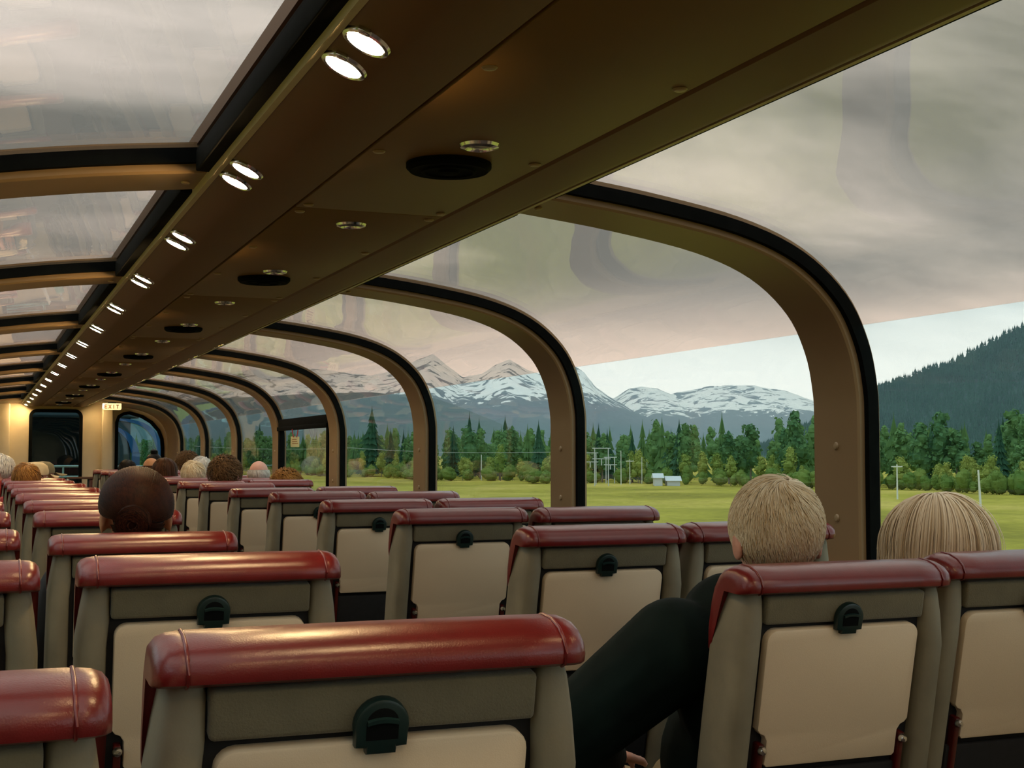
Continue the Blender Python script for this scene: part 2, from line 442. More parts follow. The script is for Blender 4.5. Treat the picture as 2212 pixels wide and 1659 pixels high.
for k in range(-3, 16):
    y = 2.575 + 1.03 * k
    first = k <= 0
    t = empty('ceiling_spotlight', (CX, y, Zr(.6388)), label=('unlit small chrome spotlight next to a black ceiling vent' if first else 'small glowing chrome ceiling spotlight, %s' % ('closest to the far end wall' if k == 15 else '%s counted from the far end wall' % NTH[15 - k])), cat='light', group=('unlit ceiling spotlights' if first else 'small ceiling spotlights'))
    t.rotation_euler = (R(180), 0, 0)
    mobj('bezel', me_sb, M_chrome, t); mobj('lamp', me_sl, M_lens0 if first else M_lens2, t)

# exit sign under the ceiling edge near the end wall
ex = empty('exit_sign', (CX + .60, 17.55, Zr(.56)), label='small lit exit sign by the ceiling edge at the far end', cat='sign')
M_sign = mat('lit_sign_face', (0.9, 0.75, 0.45), 0.5, var=0.05, emit=(1.0, 0.72, 0.35), estr=0.55)
mobj('board', plate('board', rrect(-.115, .115, 0.0, .085, (.02, .02, .008, .008), 4), 0.012, -0.012, .003), M_sign, ex)
mobj('bracket', box('bracket', -.05, .05, -.008, .008, .083, .098, .002), M_black, ex)
M_signtxt = mat('orange_brown_letters', (0.35, 0.10, 0.01), 0.5, var=0.05)
def strokes(name, segs, th=.009):
    bm = bmesh.new()
    for (x0, z0, x1, z1) in segs:
        d = Vector((x1 - x0, 0, z1 - z0)); L_ = d.length; a = math.atan2(d.z, d.x)
        m = Matrix.Translation(((x0 + x1) / 2, 0, (z0 + z1) / 2)) @ Matrix.Rotation(-a, 4, 'Y')
        bbox(bm, -L_ / 2 - th / 2, L_ / 2 + th / 2, -.001, .001, -th / 2, th / 2, 0, 1, m)
    return finish(bm, name)
LET = {'E': [(0, 0, 0, 1), (0, 0, .6, 0), (0, .5, .5, .5), (0, 1, .6, 1)], 'X': [(0, 0, .65, 1), (0, 1, .65, 0)], 'I': [(.3, 0, .3, 1)], 'T': [(.3, 0, .3, 1), (0, 1, .6, 1)]}
for i, ch in enumerate('EXIT'):
    mobj('letter', strokes('letter', [(a * .04, b * .04, c * .04, d * .04) for a, b, c, d in LET[ch]]), M_signtxt, ex).location = (-.085 + i * .047, -.0132, .022)

# opening emergency window frame with hanging tag
ew_y0, ew_y1 = mul_y[7] + HALF + .03, mul_y[8] - HALF - .034
ewin = empty('emergency_window', (CX + 1.45, ew_y0, Zr(-.33)), label='black framed opening emergency window between beige posts', cat='window')
xw0, xw1 = -.004, .040
mobj('header', box('header', xw0, xw1, 0, ew_y1 - ew_y0, .33 + .205, .33 + .30, .008), M_black, ewin)
mobj('header_lip', box('header_lip', xw0 - .012, xw0 + .002, 0, ew_y1 - ew_y0, .33 + .20, .33 + .235, .004), M_black, ewin)
for a in (0, ew_y1 - ew_y0 - .055): mobj('jamb', box('jamb', xw0, xw1, a, a + .055, .003, .33 + .205, .006), M_black, ewin)
mobj('bottom_rail', box('bottom_rail', xw0, xw1, .055, ew_y1 - ew_y0 - .055, .003, .05, .006), M_black, ewin)
tg = empty('pull_tag', (CX + 1.42, ew_y0 + .98, Zr(.06)), label='cream card tag on red cords hanging at the emergency window', cat='tag')
M_card = mat('cream_card', (0.8, 0.62, 0.30), 0.6, var=0.06); M_cord = mat('red_cord', (0.4, 0.05, 0.05), 0.5)
cm = plate('card', rrect(-.035, .035, 0, .085, (.006,) * 4, 3), .002, -.002, .001); mobj('card', cm, M_card, tg)
for s in (-1, 1): mobj('cord', tube('cord', [(s * .012, 0, .08), (s * .02, 0, .11), (s * .024, .004, .145)], .005, 6), M_cord, tg)
for i in range(3): mobj('print_line', box('print_line', -.024, .024 - .006 * i, -.003, -.002, .028 + .016 * i, .034 + .016 * i), M_signtxt, tg)

# ------------------------------------------------------------------ seats
W2 = 0.228
def head_profile(s, lift=0.0):
    # (w rearwards, v upwards) closed section of the headrest roll
    pts = [(0.042, 0.712), (0.051, 0.718), (0.052, 0.729), (0.044, 0.742), (0.028, 0.750), (0.004, 0.753), (-0.022, 0.750), (-0.044, 0.739), (-0.060, 0.722), (-0.074, 0.695), (-0.082, 0.655), (-0.084, 0.60), (-0.078, 0.56), (-0.062, 0.56), (-0.05, 0.62), (-0.03, 0.700), (0.02, 0.709)]
    c = (-0.02, 0.70)
    return [(c[0] + (a - c[0]) * s, c[1] + (b - c[1]) * s + lift) for a, b in pts]
def make_headrest():
    rings = []
    for x, s in ((-.228, .50), (-.2265, .74), (-.221, .88), (-.212, .955), (-.200, .985), (-.196, .97), (-.192, .995), (-.15, 1.0), (0, 1.01), (.15, 1.0), (.192, .995), (.196, .97), (.200, .985), (.212, .955), (.221, .88), (.2265, .74), (.228, .50)):
        rings.append([(x, -w, v) for w, v in head_profile(s)])
    return loft_mesh('headrest', rings, ang=50)
def make_piping(s):
    pr = head_profile(.992)[:11]
    return tube('piping', [(s * .196, -w, v) for w, v in pr], .0020, 6)
def make_bolster(s):
    rings = []
    for v, wd, bulge in ((0.0, .050, .0), (.08, .052, .004), (.25, .054, .006), (.45, .054, .006), (.60, .052, .003), (.655, .050, -.002), (.694, .044, -.008), (.709, .034, -.016)):
        xo = .226 + bulge * .6 - (0.0 if v < .6 else (v - .6) * .06); xi = xo - wd
        r = []
        for a in range(16):
            th = 2 * math.pi * a / 16; ce = abs(math.cos(th)) ** .55 * (1 if math.cos(th) >= 0 else -1); se = abs(math.sin(th)) ** .55 * (1 if math.sin(th) >= 0 else -1)
            depth = .060 * (1 if v < .62 else 1 - (v - .62) * 4.2)
            r.append((s * ((xo + xi) / 2 + ce * wd / 2), .012 - se * depth - (0 if v < .62 else .0), v))
        rings.append(r)
    return loft_mesh('bolster', rings, ang=50)
def tray_outline():
    top, bot = .642, .380; x0t, x0b = .1655, .158
    arc = rrect(-x0t, x0t, bot, top, (.008, .008, .022, .022), 5)
    pts = []
    n = .062; d = .021
    for x, z in arc:
        if z > bot + .1: pts.append((x, z))
    # arc order: bl, br, tr, tl -> only tr, tl kept; add notched bottom
    r = []
    r += [(-x0t + d + .006, bot), (x0t - d - .006, bot), (x0t - d, bot + .006), (x0t - d, bot + n - .010), (x0t - d + .006, bot + n), (x0t - .006, bot + n + .004), (x0t, bot + n + .012)]
    r += pts
    r += [(-x0t, bot + n + .012), (-x0t + .006, bot + n + .004), (-x0t + d - .006, bot + n), (-x0t + d, bot + n - .010), (-x0t + d, bot + .006)]
    return r
def latch_mesh():
    o = []
    for i in range(15):
        a = R(-14 + 208 * i / 14); o.append((.029 * math.cos(a), .002 + .029 * math.sin(a)))
    o += [(-.0275, -.020), (-.0165, -.021), (-.0155, -.028), (.0155, -.028), (.0165, -.021), (.0275, -.020)]
    return plate('latch', o, 0.0, -.012, .004)
def latch_recess():
    o = [(.017 * math.cos(R(a)), .006 + .016 * math.sin(R(a))) for a in range(0, 181, 15)] + [(-.017, -.012), (.017, -.012)]
    return plate('latch_recess', o, -.0095, -.0128, .001)
def latch_lip():
    return loft_mesh('latch_lip', [[(x, y, z + .010 - (x * 22) ** 2 * .02) for y, z in ((-.011, -.003), (-.0165, -.0025), (-.0165, .0015), (-.011, .003))] for x in np.linspace(-.0165, .0165, 9)], ang=40)

ME = dict(
    headrest=make_headrest(), pipl=make_piping(-1), pipr=make_piping(1), bl=make_bolster(-1), br=make_bolster(1),
    upper=box('upper_panel', -.172, .172, -.037, -.006, .652, .704, .006, 3),
    core=box('back_shell', -.190, .190, -.020, .062, .02, .690, .012, 2),
    front=box('front_cushion', -.168, .168, .055, .082, .03, .60, .012, 3),
    tray=plate('tray', tray_outline(), -.018, -.038, .004),
    pocket=box('seat_pocket', -.170, .170, -.032, -.018, .04, .366, .006, 2),
    latch=latch_mesh(), recess=latch_recess(), lip=latch_lip(),
    arm=box('tray_arm', -.0065, .0065, -.040, -.016, .20, .426, .003, 2),
    tip=lathe('arm_tip', [(0.0001, 0), (.008, 0), (.009, .004), (.006, .010), (.0001, .012)], 14),
    cushion=box('seat_cushion', -.222, .222, .02, .50, .33, .46, .04, 4),
    armrest=box('armrest', -.024, .024, .0, .36, .60, .645, .018, 3),
    armpost=box('armrest_post', -.014, .014, .05, .12, .30, .605, .006, 2),
    frame=box('seat_frame', -.21, .21, .06, .46, .26, .335, .01, 2),
    ped=box('pedestal', -.06, .06, .16, .36, .012, .27, .012, 2),
    foot=box('foot_plate', -.12, .12, .06, .46, .0, .014, .004, 1),
)
PIVZ = .435
def seat(x, ytop, rec, label, rz=0.0, arms=(-1, 1), dz=0.0):
    """ytop: where the top of the backrest is; rec: recline angle in degrees"""
    yp = ytop + math.sin(R(rec)) * .75; pz = PIVZ + dz
    t = empty('coach_seat', (x, yp, 0), R(rz), label=label, cat='seat', group='burgundy topped coach seats')
    def part(nm, key, m, parent=t, back=True, loc=None, sx=1):
        o = mobj(nm, ME[key], m, parent)
        if back and parent is t:
            o.location = (0, 0, pz); o.rotation_euler = (R(rec), 0, 0)
        if loc: o.location = loc
        return o
    h = part('headrest', 'headrest', M_leather)
    part('piping', 'pipl', M_leather, h); part('piping', 'pipr', M_leather, h)
    part('bolster', 'bl', M_bolster); part('bolster', 'br', M_bolster)
    part('upper_panel', 'upper', M_fabric); part('back_shell', 'core', M_blackcloth); part('front_cushion', 'front', M_fabric)
    part('tray', 'tray', M_tray); part('seat_pocket', 'pocket', M_blackcloth)
    rot = Matrix.Rotation(R(rec), 3, 'X')
    la = part('latch', 'latch', M_latch); la.location = Vector((0, 0, pz)) + rot @ Vector((0, -.038, .660))
    part('latch_recess', 'recess', M_black, la); part('latch_lip', 'lip', M_latch, la)
    for s in (-1, 1):
        a = part('tray_arm', 'arm', M_redmetal); a.location = Vector((0, 0, pz)) + rot @ Vector((s * .155, 0, 0))  # dark red on the arms is a reflection put into their colour
        tp = part('arm_tip', 'tip', M_chrome, a, loc=(0, -.039, .416)); tp.rotation_euler = (R(90), 0, 0)
    part('seat_cushion', 'cushion', M_fabric, back=False); part('seat_frame', 'frame', M_seatframe, back=False)
    part('pedestal', 'ped', M_seatframe, back=False); part('foot_plate', 'foot', M_seatframe, back=False)
    for s in arms:
        part('armrest', 'armrest', M_black, back=False, loc=(s * .243, .0, 0)); part('armrest_post', 'armpost', M_seatframe, back=False, loc=(s * .243, 0, 0))
    return t
ORD = ['', 'one row', 'two rows', 'three rows', 'four rows', 'five rows', 'six rows', 'seven rows', 'eight rows', 'nine rows', 'ten rows', 'eleven rows', 'twelve rows', 'thirteen rows', 'fourteen rows', 'fifteen rows']
XA, XWN, XLA, XLW = 1.492, 1.975, 0.390, -0.130
YR0, PS = 2.12, 1.032
YL0 = 1.38
srnd = random.Random(3)
def jit(a): return srnd.uniform(-a, a)
for k in range(0, 16):
    y = YR0 + PS * k
    if y > 17.3: break
    if k == 0: la = 'coach seat with the short fair-haired man in a dark jacket sitting in it'
    else: la = 'mountain-side aisle seat %s ahead of the fair-haired man in the dark jacket' % ORD[k]
    seat(XA, y + jit(.03), 12 + jit(1.5), la, jit(.8), arms=(-1,), dz=-.022 if k == 0 else 0)
    if k == 6: continue
    if k == 0: lb = 'window seat with the long-haired blonde woman sitting in it'
    else: lb = 'mountain-side window seat %s ahead of the long-haired blonde woman' % ORD[k]
    seat(XWN, y + .02 + jit(.03), 12 + jit(1.5), lb, jit(.8), arms=(1,), dz=-.015 if k == 0 else 0)
for k in range(0, 15):
    y = YL0 + PS * k
    if y > 16.6: break
    d = k - 2
    if d == 0: la = 'coach seat with the woman with a dark hair bun sitting in it'
    else: la = 'far-side aisle seat %s %s the woman with the dark bun' % (ORD[abs(d)], 'ahead of' if d > 0 else 'behind')
    seat(XLA, y + jit(.02), 12 + jit(1.0), la, -1.0 if k == 0 else jit(.8), arms=(1,), dz=-.018 if k == 2 else 0)
    if k == 0: lb = 'window seat reclined far back, diagonally behind the dark bun woman by two rows'
    else: lb = 'far-side window seat %s' % ('level with the woman with the dark bun' if d == 0 else '%s %s the woman with the dark bun' % (ORD[abs(d)], 'ahead of' if d > 0 else 'behind'))
    seat(XLW + (.014 if k == 0 else 0), y - (.16 if k == 0 else jit(.05)), 15 if k == 0 else 12 + jit(2), lb, jit(.6), arms=(-1,))

# ------------------------------------------------------------------ people
def skin_mat(name, c): return mat(name, c, 0.5, var=0.10, scale=12, spec=0.4)
def hair_mat(name, c0, c1, rough=0.42):
    m = bpy.data.materials.new(name); m.use_nodes = True; nt = m.node_tree; p = nt.nodes['Principled BSDF']
    at = nt.nodes.new('ShaderNodeAttribute'); at.attribute_name = 'shade'
    cr = nt.nodes.new('ShaderNodeValToRGB'); cr.color_ramp.elements[0].color = (*c0, 1); cr.color_ramp.elements[1].color = (*c1, 1)
    nt.links.new(at.outputs['Fac'], cr.inputs[0]); nt.links.new(cr.outputs[0], p.inputs['Base Color'])
    p.inputs['Roughness'].default_value = rough; p.inputs['Specular IOR Level'].default_value = 0.12
    return m

class Blob:
    """overlapping closed primitives that are remeshed into one continuous surface"""
    def __init__(s): s.v = []; s.f = []
    def add(s, v, f):
        o = len(s.v); s.v += [tuple(p) for p in v]; s.f += [tuple(i + o for i in q) for q in f]
    def ball(s, c, r, rot=None, n=14):
        rings = []
        r = Vector(r) if not isinstance(r, (int, float)) else Vector((r, r, r)); c = Vector(c)
        for i in range(n + 1):
            a = math.pi * (i / n); sa = max(math.sin(a), .02)
            rg = []
            for j in range(n):
                b = 2 * math.pi * j / n; p = Vector((r.x * sa * math.cos(b), r.y * sa * math.sin(b), -r.z * math.cos(a)))
                if rot: p = rot @ p
                rg.append(c + p)
            rings.append(rg)
        s.add(*loft(rings))
    def limb(s, pts, rads, n=12):
        for p, r in zip(pts, rads): s.ball(p, r, n=10)
        for i in range(len(pts) - 1): s.add(*loft(tube_rings([pts[i], pts[i + 1]], [rads[i], rads[i + 1]], n)))
    def build(s, name, voxel, it=6, fac=0.5):
        me = bpy.data.meshes.new(name); me.from_pydata(s.v, [], s.f)
        bm = bmesh.new(); bm.from_mesh(me); bmesh.ops.recalc_face_normals(bm, faces=bm.faces[:]); bm.to_mesh(me); bm.free()
        o = bpy.data.objects.new(name, me); COL.objects.link(o)
        md = o.modifiers.new('r', 'REMESH'); md.mode = 'VOXEL'; md.voxel_size = voxel
        sm = o.modifiers.new('s', 'SMOOTH'); sm.factor = fac; sm.iterations = it
        dg = bpy.context.evaluated_depsgraph_get(); m2 = bpy.data.meshes.new_from_object(o.evaluated_get(dg))
        bpy.data.objects.remove(o); bpy.data.meshes.remove(me); m2.name = name
        m2.polygons.foreach_set('use_smooth', [True] * len(m2.polygons))
        return m2

def add_head(B, hc, rot):
    def P(x, y, z): return Vector(hc) + rot @ Vector((x, y, z))
    B.ball(P(0, -.008, .035), (.076, .096, .085), rot)
    B.ball(P(0, .022, -.025), (.060, .068, .085), rot)
    B.ball(P(0, .045, -.075), (.038, .040, .032), rot)             # chin
    B.limb([P(0, .088, .012), P(0, .104, -.018)], [.009, .014])      # nose
    B.ball(P(0, .080, .022), (.048, .016, .012), rot)                # brow
    B.ball(P(0, .084, -.052), (.022, .012, .009), rot)               # lips
    for s in (-1, 1):
        B.ball(P(s * .086, -.010, -.005), (.009, .022, .034), rot)
        B.ball(P(s * .076, .000, -.008), (.014, .014, .022), rot)
        B.ball(P(s * .045, .055, -.018), (.022, .026, .018), rot)    # cheek
def add_hand(B, wr, d, up, side, scale=1.0):
    """wr wrist, d pointing direction, up = back of the hand"""
    d = Vector(d).normalized(); up = (Vector(up) - d * Vector(up).dot(d)).normalized(); lat = d.cross(up) * side
    W = Vector(wr)
    rot = Matrix((lat, d, up)).transposed()
    B.ball(W + d * .045, (.040, .052, .016), rot)
    for i, ln in enumerate((.066, .075, .071, .056)):
        b = W + d * .085 + lat * ((-1.5 + i) * .0235)
        k1 = b + d * ln * .45 - up * .006; k2 = b + d * ln * .78 - up * .022; k3 = b + d * ln * .95 - up * .040
        B.limb([b - d * .02, k1, k2, k3], [.0095, .0088, .0080, .0068], 8)
    t0 = W + d * .030 - lat * .036; t1 = t0 + d * .030 - lat * .026 - up * .008; t2 = t1 + d * .030 - lat * .006 - up * .010
    B.limb([t0, t1, t2], [.013, .0105, .0085], 8)

BASE = dict(pel=(0, .385, .565), belly=(0, .345, .72), chest=(0, .265, .90), neck0=(0, .215, 1.035), neck1=(0, .215, 1.12), hc=(0, .225, 1.18),
            sh=(.165, .225, 1.0), el=(.225, .34, .755), wr=(.13, .55, .675), hd=(-.35, .9, -.1))
def person_meshes(tagname, voxel, female=False, arms=None, hrot=(0, 0, 0), hc=None, bulk=0.0):
    b = dict(BASE); rot = Euler(hrot).to_matrix()
    if hc: b['hc'] = hc
    AR = arms or [dict(sh=(s * b['sh'][0], b['sh'][1], b['sh'][2]), el=(s * b['el'][0], b['el'][1], b['el'][2]), wr=(s * b['wr'][0], b['wr'][1], b['wr'][2]), hd=(s * b['hd'][0], b['hd'][1], b['hd'][2])) for s in (-1, 1)]
    k = .90 if female else 1.0
    body, top, leg = Blob(), Blob(), Blob()
    hcv = Vector(b['hc'])
    add_head(body, b['hc'], rot)
    body.limb([b['neck0'], b['neck1'], tuple(hcv + Vector((0, -.012, -.03)))], [.062 * k, .056 * k, .056 * k])
    for B, g in ((body, 0.0), (top, .016 + bulk)):
        B.ball(b['chest'], (.168 * k + g, .112 + g, .17 + g)); B.ball(b['belly'], (.150 * k + g, .125 + g, .16 + g)); B.ball(b['pel'], (.165 + g, .135 + g, .11 + g))
        B.limb([(-.10 * k, .235, 1.015), (.10 * k, .235, 1.015)], [.070 + g, .070 + g])
        for a in AR:
            B.limb([a['sh'], a['el']], [.062 + g, .048 + g])
            e, w = Vector(a['el']), Vector(a['wr'])
            B.limb([e, e.lerp(w, .93 if g else 1.0)], [.047 + g, (.030 if not g else .042)])
    for s, a in zip((-1, 1), AR): add_hand(body, a['wr'], a['hd'], (0, -.1, 1), s)
    top.limb([(0, .212, 1.03), (0, .214, 1.072)], [.078 * k, .070 * k])
    for B, g in ((body, 0.0), (leg, .014)):
        B.ball(b['pel'], (.165 + g, .135 + g, .105 + g))
        for s in (-1, 1):
            B.limb([(s * .09, .40, .555), (s * .105, .83, .55), (s * .105, .88, .13)], [.085 + g, .064 + g, .042 + g])
    for s in (-1, 1): body.limb([(s * .105, .87, .07), (s * .107, 1.0, .045)], [.036, .03])
    shoe = Blob()
    for s in (-1, 1):
        shoe.limb([(s * .105, .86, .055), (s * .107, .96, .048), (s * .108, 1.03, .042)], [.050, .045, .038])
    return dict(body=body.build(tagname + '_body', voxel), top=top.build(tagname + '_top', max(voxel, .009), 8), leg=leg.build(tagname + '_leg', .012, 6), shoe=shoe.build(tagname + '_shoe', .010, 4), hc=b['hc'], rot=rot)

me_eye = lathe('eye', [(.0001, -.0115), (.008, -.008), (.0115, 0), (.008, .008), (.0045, .0106), (.0001, .0115)], 12)
M_eye = mat('eye_white', (0.75, 0.72, 0.70), 0.2, var=0.05); M_iris = mat('iris_brown', (0.03, 0.015, 0.01), 0.1)
me_iris = lathe('iris', [(.0001, .0100), (.0055, .0100), (.0045, .0122), (.0001, .0126)], 12)

def hair_mesh(name, style, n=1200, seed=1, width=.0024, length=.045, lift=.010, thresh=None, scale=(1, 1, 1), segs=6):
    rg = np.random.RandomState(seed)
    CR = Vector((.079 * scale[0], .100 * scale[1], .088 * scale[2])); CC = Vector((0, -.008, .035))
    def th(n_):
        t = min(max((n_.y + .55) / 1.15, 0), 1); return -.92 + 1.42 * t
    def ok(n_):
        if style == 'bald':
            return n_.z < .12 and n_.z > -.80 and n_.y < .12
        if abs(n_.x) > .70 and n_.z < -.10 and style in ('short', 'curly', 'bun'): return False
        return n_.z > th(n_)
    V, F, S = [], [], []
    # under-layer
    nu, nv = 36, 20; idx = {}
    for i in range(nv + 1):
        for j in range(nu):
            a = math.pi * i / nv; b = 2 * math.pi * j / nu
            nn = Vector((math.sin(a) * math.cos(b), math.sin(a) * math.sin(b), math.cos(a)))
            idx[i, j] = len(V); g = .0035 + lift * .25
            V.append(tuple(CC + Vector((nn.x * (CR.x + g), nn.y * (CR.y + g), nn.z * (CR.z + g))))); S.append(.25 + .3 * rg.rand())
    for i in range(nv):
        for j in range(nu):
            a = math.pi * (i + .5) / nv; b = 2 * math.pi * (j + .5) / nu
            nn = Vector((math.sin(a) * math.cos(b), math.sin(a) * math.sin(b), math.cos(a)))
            if ok(nn): F.append((idx[i, j], idx[i, (j + 1) % nu], idx[i + 1, (j + 1) % nu], idx[i + 1, j]))
    crown = Vector((.06, -.50, .86)).normalized(); bunp = Vector((-.18, -.97, -.30)).normalized()
    made = 0; tries = 0
    while made < n and tries < n * 30:
        tries += 1
        v = Vector(rg.normal(size=3)).normalized()
        if not ok(v): continue
        made += 1
        shade = float(np.clip(.5 + .28 * rg.normal(), 0, 1)); pts = []; nr = v.copy(); Ls = length * (0.7 + .6 * rg.rand())
        if style == 'bun': Ls = length
        off = .004 + .35 * lift; free = None; ph = rg.rand() * 6.28; jx = rg.normal() * .25
        for q in range(segs + 1):
            u = q / segs
            if free is None:
                g = off + lift * (u if style != 'bun' else math.sin(u * math.pi) * .5 + .2)
                if style == 'curly': g = off + lift * (.4 + .6 * u + .25 * math.sin(ph + u * 9))
                p = CC + Vector((nr.x * (CR.x + g), nr.y * (CR.y + g), nr.z * (CR.z + g)))
            else:
                p = pts[-1][0] + free * (Ls / segs)
            nout = Vector((nr.x / CR.x, nr.y / CR.y, nr.z / CR.z)).normalized(); pts.append((p, nout))
            if style in ('short', 'bald', 'curly'):
                d = nr - crown * .9; d.z -= .25
                sw = crown.cross(nr); d += sw * (.45 + jx)
                if style == 'curly': d += Vector((math.sin(ph + q * 1.7), math.cos(ph * 2 + q * 1.3), math.sin(ph * 3 + q * 2.1))) * .9
            elif style == 'long':
                part = Vector((0, -.05, 1.0)); d = nr - part * .95 + Vector((nr.x * .3, -.12 * (nr.z > .3), -.75)); d += Vector((jx * .12, jx * .08, 0))
            else:
                d = bunp - nr
            d = (d - nr * d.dot(nr))
            if d.length < 1e-4: d = Vector((1e-3, 0, 0))
            stp = Ls / segs / .09
            if style == 'bun': stp = min(stp, math.acos(max(-1, min(1, nr.dot(bunp)))) / max(1, segs - q))
            if style == 'long' and nr.z < -.12:
                o2 = Vector((nr.x, nr.y, 0)).normalized(); free = (Vector((0, 0, -1)) + Vector((o2.x * .30 * (1 - u), o2.y * .02, 0)) + Vector((jx * .05, 0, 0)))
            else:
                nr = (nr + d.normalized() * stp).normalized()
        base = len(V); clump = .5 + .35 * math.sin(v.x * 17 + v.z * 13) * math.cos(v.y * 15) + .3 * math.sin(v.x * 6 + 1.0) * math.sin(v.z * 7 + v.y * 4)
        for q, (p, nout) in enumerate(pts):
            t = (pts[min(q + 1, segs)][0] - pts[max(q - 1, 0)][0]); t = t.normalized() if t.length > 1e-9 else Vector((0, 0, -1))
            sd = t.cross(nout); sd = sd.normalized() if sd.length > 1e-6 else Vector((1, 0, 0))
            wdt = width * (1 - .65 * (q / segs) ** 2) * .5
            V.append(tuple(p - sd * wdt - nout * .0006)); V.append(tuple(p + nout * .0004)); V.append(tuple(p + sd * wdt - nout * .0006))
            S += [float(np.clip(shade * .5 + clump * .5, 0, 1))] * 3
            if q:
                a = base + (q - 1) * 3
                F.append((a, a + 1, a + 4, a + 3)); F.append((a + 1, a + 2, a + 5, a + 4))
    if style == 'bun':
        bc = CC + Vector((bunp.x * (CR.x + .020), bunp.y * (CR.y + .020), bunp.z * (CR.z + .020))); ax = bunp
        u0 = ax.cross(Vector((0, 0, 1))).normalized(); w0 = ax.cross(u0)
        for m in range(int(n * .35)):
            R0 = .010 + .030 * math.sqrt(rg.rand()); a0 = rg.rand() * 6.28; shade = float(rg.rand()) * .8; base = len(V); sg = 9
            for q in range(sg + 1):
                a = a0 + q / sg * 2.0; rr = R0 * (1 + .10 * math.sin(a * 3 + m)); hgt = .026 * math.sqrt(max(0, 1 - (rr / .046) ** 2)) + .004 * math.sin(a * 2 + m)
                p = bc + (u0 * math.cos(a) + w0 * math.sin(a)) * rr + ax * hgt
                rad = (u0 * math.cos(a) + w0 * math.sin(a))
                V.append(tuple(p - rad * .0022)); V.append(tuple(p + ax * .0012)); V.append(tuple(p + rad * .0022)); S += [shade] * 3
                if q:
                    a_ = base + (q - 1) * 3; F.append((a_, a_ + 1, a_ + 4, a_ + 3)); F.append((a_ + 1, a_ + 2, a_ + 5, a_ + 4))
        base = len(V); nn_ = 16
        for i in range(7):
            al = math.pi / 2 * i / 6
            for j in range(nn_):
                a = 2 * math.pi * j / nn_; rr = .043 * math.cos(al) + 1e-4
                V.append(tuple(bc + (u0 * math.cos(a) + w0 * math.sin(a)) * rr + ax * (.024 * math.sin(al) - (.016 if i == 0 else 0)))); S.append(.3)
        for i in range(6):
            for j in range(nn_):
                a = base + i * nn_ + j; b2 = base + i * nn_ + (j + 1) % nn_; F.append((a, b2, b2 + nn_, a + nn_))
    me = bpy.data.meshes.new(name); me.from_pydata(V, [], F)
    at = me.attributes.new('shade', 'FLOAT', 'POINT'); at.data.foreach_set('value', S)
    me.polygons.foreach_set('use_smooth', [True] * len(me.polygons)); return me

def dressed(name_label, loc, rz, meshes, skin, topm, legm, hairme, hairm, shirt='shirt', cat='person', dz=0.0, group='seated passengers', hz=None):
    t = empty('person', loc, rz, label=name_label, cat=cat, group=group)
    # shared meshes: the colour goes on the object
    def part(nm, me, m, parent=t):
        if len(me.materials) == 0: me.materials.append(None)
        o = bpy.data.objects.new(nm, me); link(o, parent); o.material_slots[0].link = 'OBJECT'; o.material_slots[0].material = m; return o
    b = part('body', meshes['body'], skin)
    part(shirt, meshes['top'], topm); part('trousers', meshes['leg'], legm); part('shoes', meshes['shoe'], M_black)
    hc = Vector(meshes['hc']); rot = meshes['rot']
    h = part('hair', hairme, hairm); h.location = hc; h.rotation_euler = rot.to_euler()
    for s in (-1, 1):
        e = part('eye', me_eye, M_eye); e.location = hc + rot @ Vector((s * .031, .079, .008)); e.rotation_euler = (rot @ Matrix.Rotation(R(-90), 3, 'X')).to_euler()
        i = part('iris', me_iris, M_iris, e)
    return t

SK1 = skin_mat('skin_fair', (0.62, 0.33, 0.23)); SK2 = skin_mat('skin_pink', (0.68, 0.36, 0.28)); SK3 = skin_mat('skin_tan', (0.48, 0.23, 0.11))
C_dark = mat('dark_green_black_jacket', (0.0035, 0.010, 0.0095), 0.8, var=0.3, scale=12, bump=1.0, bscale=14, spec=0.12)
C_grey = mat('grey_knit', (0.16, 0.16, 0.17), 0.9, var=0.2); C_blue = mat('navy_cloth', (0.02, 0.03, 0.07), 0.9); C_red = mat('dull_red_cloth', (0.30, 0.03, 0.03), 0.9)
C_khaki = mat('khaki_cloth', (0.34, 0.26, 0.15), 0.9); C_black = mat('black_cloth', (0.012, 0.012, 0.014), 0.9); C_brown = mat('brown_cloth', (0.10, 0.045, 0.025), 0.9)
H_fair = hair_mat('fair_cream_hair', (0.50, 0.33, 0.14), (1.0, 0.95, 0.78)); H_dark = hair_mat('dark_red_brown_hair', (0.004, 0.002, 0.0015), (0.055, 0.016, 0.006), .5)
H_blonde = hair_mat('grey_blonde_hair', (0.46, 0.31, 0.15), (0.95, 0.82, 0.62)); H_white = hair_mat('white_hair', (0.45, 0.42, 0.38), (0.92, 0.90, 0.85))
H_brown = hair_mat('brown_hair', (0.03, 0.016, 0.007), (0.22, 0.12, 0.05)); H_dbrown = hair_mat('deep_brown_hair', (0.02, 0.009, 0.004), (0.11, 0.045, 0.02))
H_ginger = hair_mat('ginger_hair', (0.16, 0.06, 0.012), (0.50, 0.24, 0.06)); H_black = hair_mat('black_hair', (0.003, 0.003, 0.003), (0.02, 0.015, 0.012))

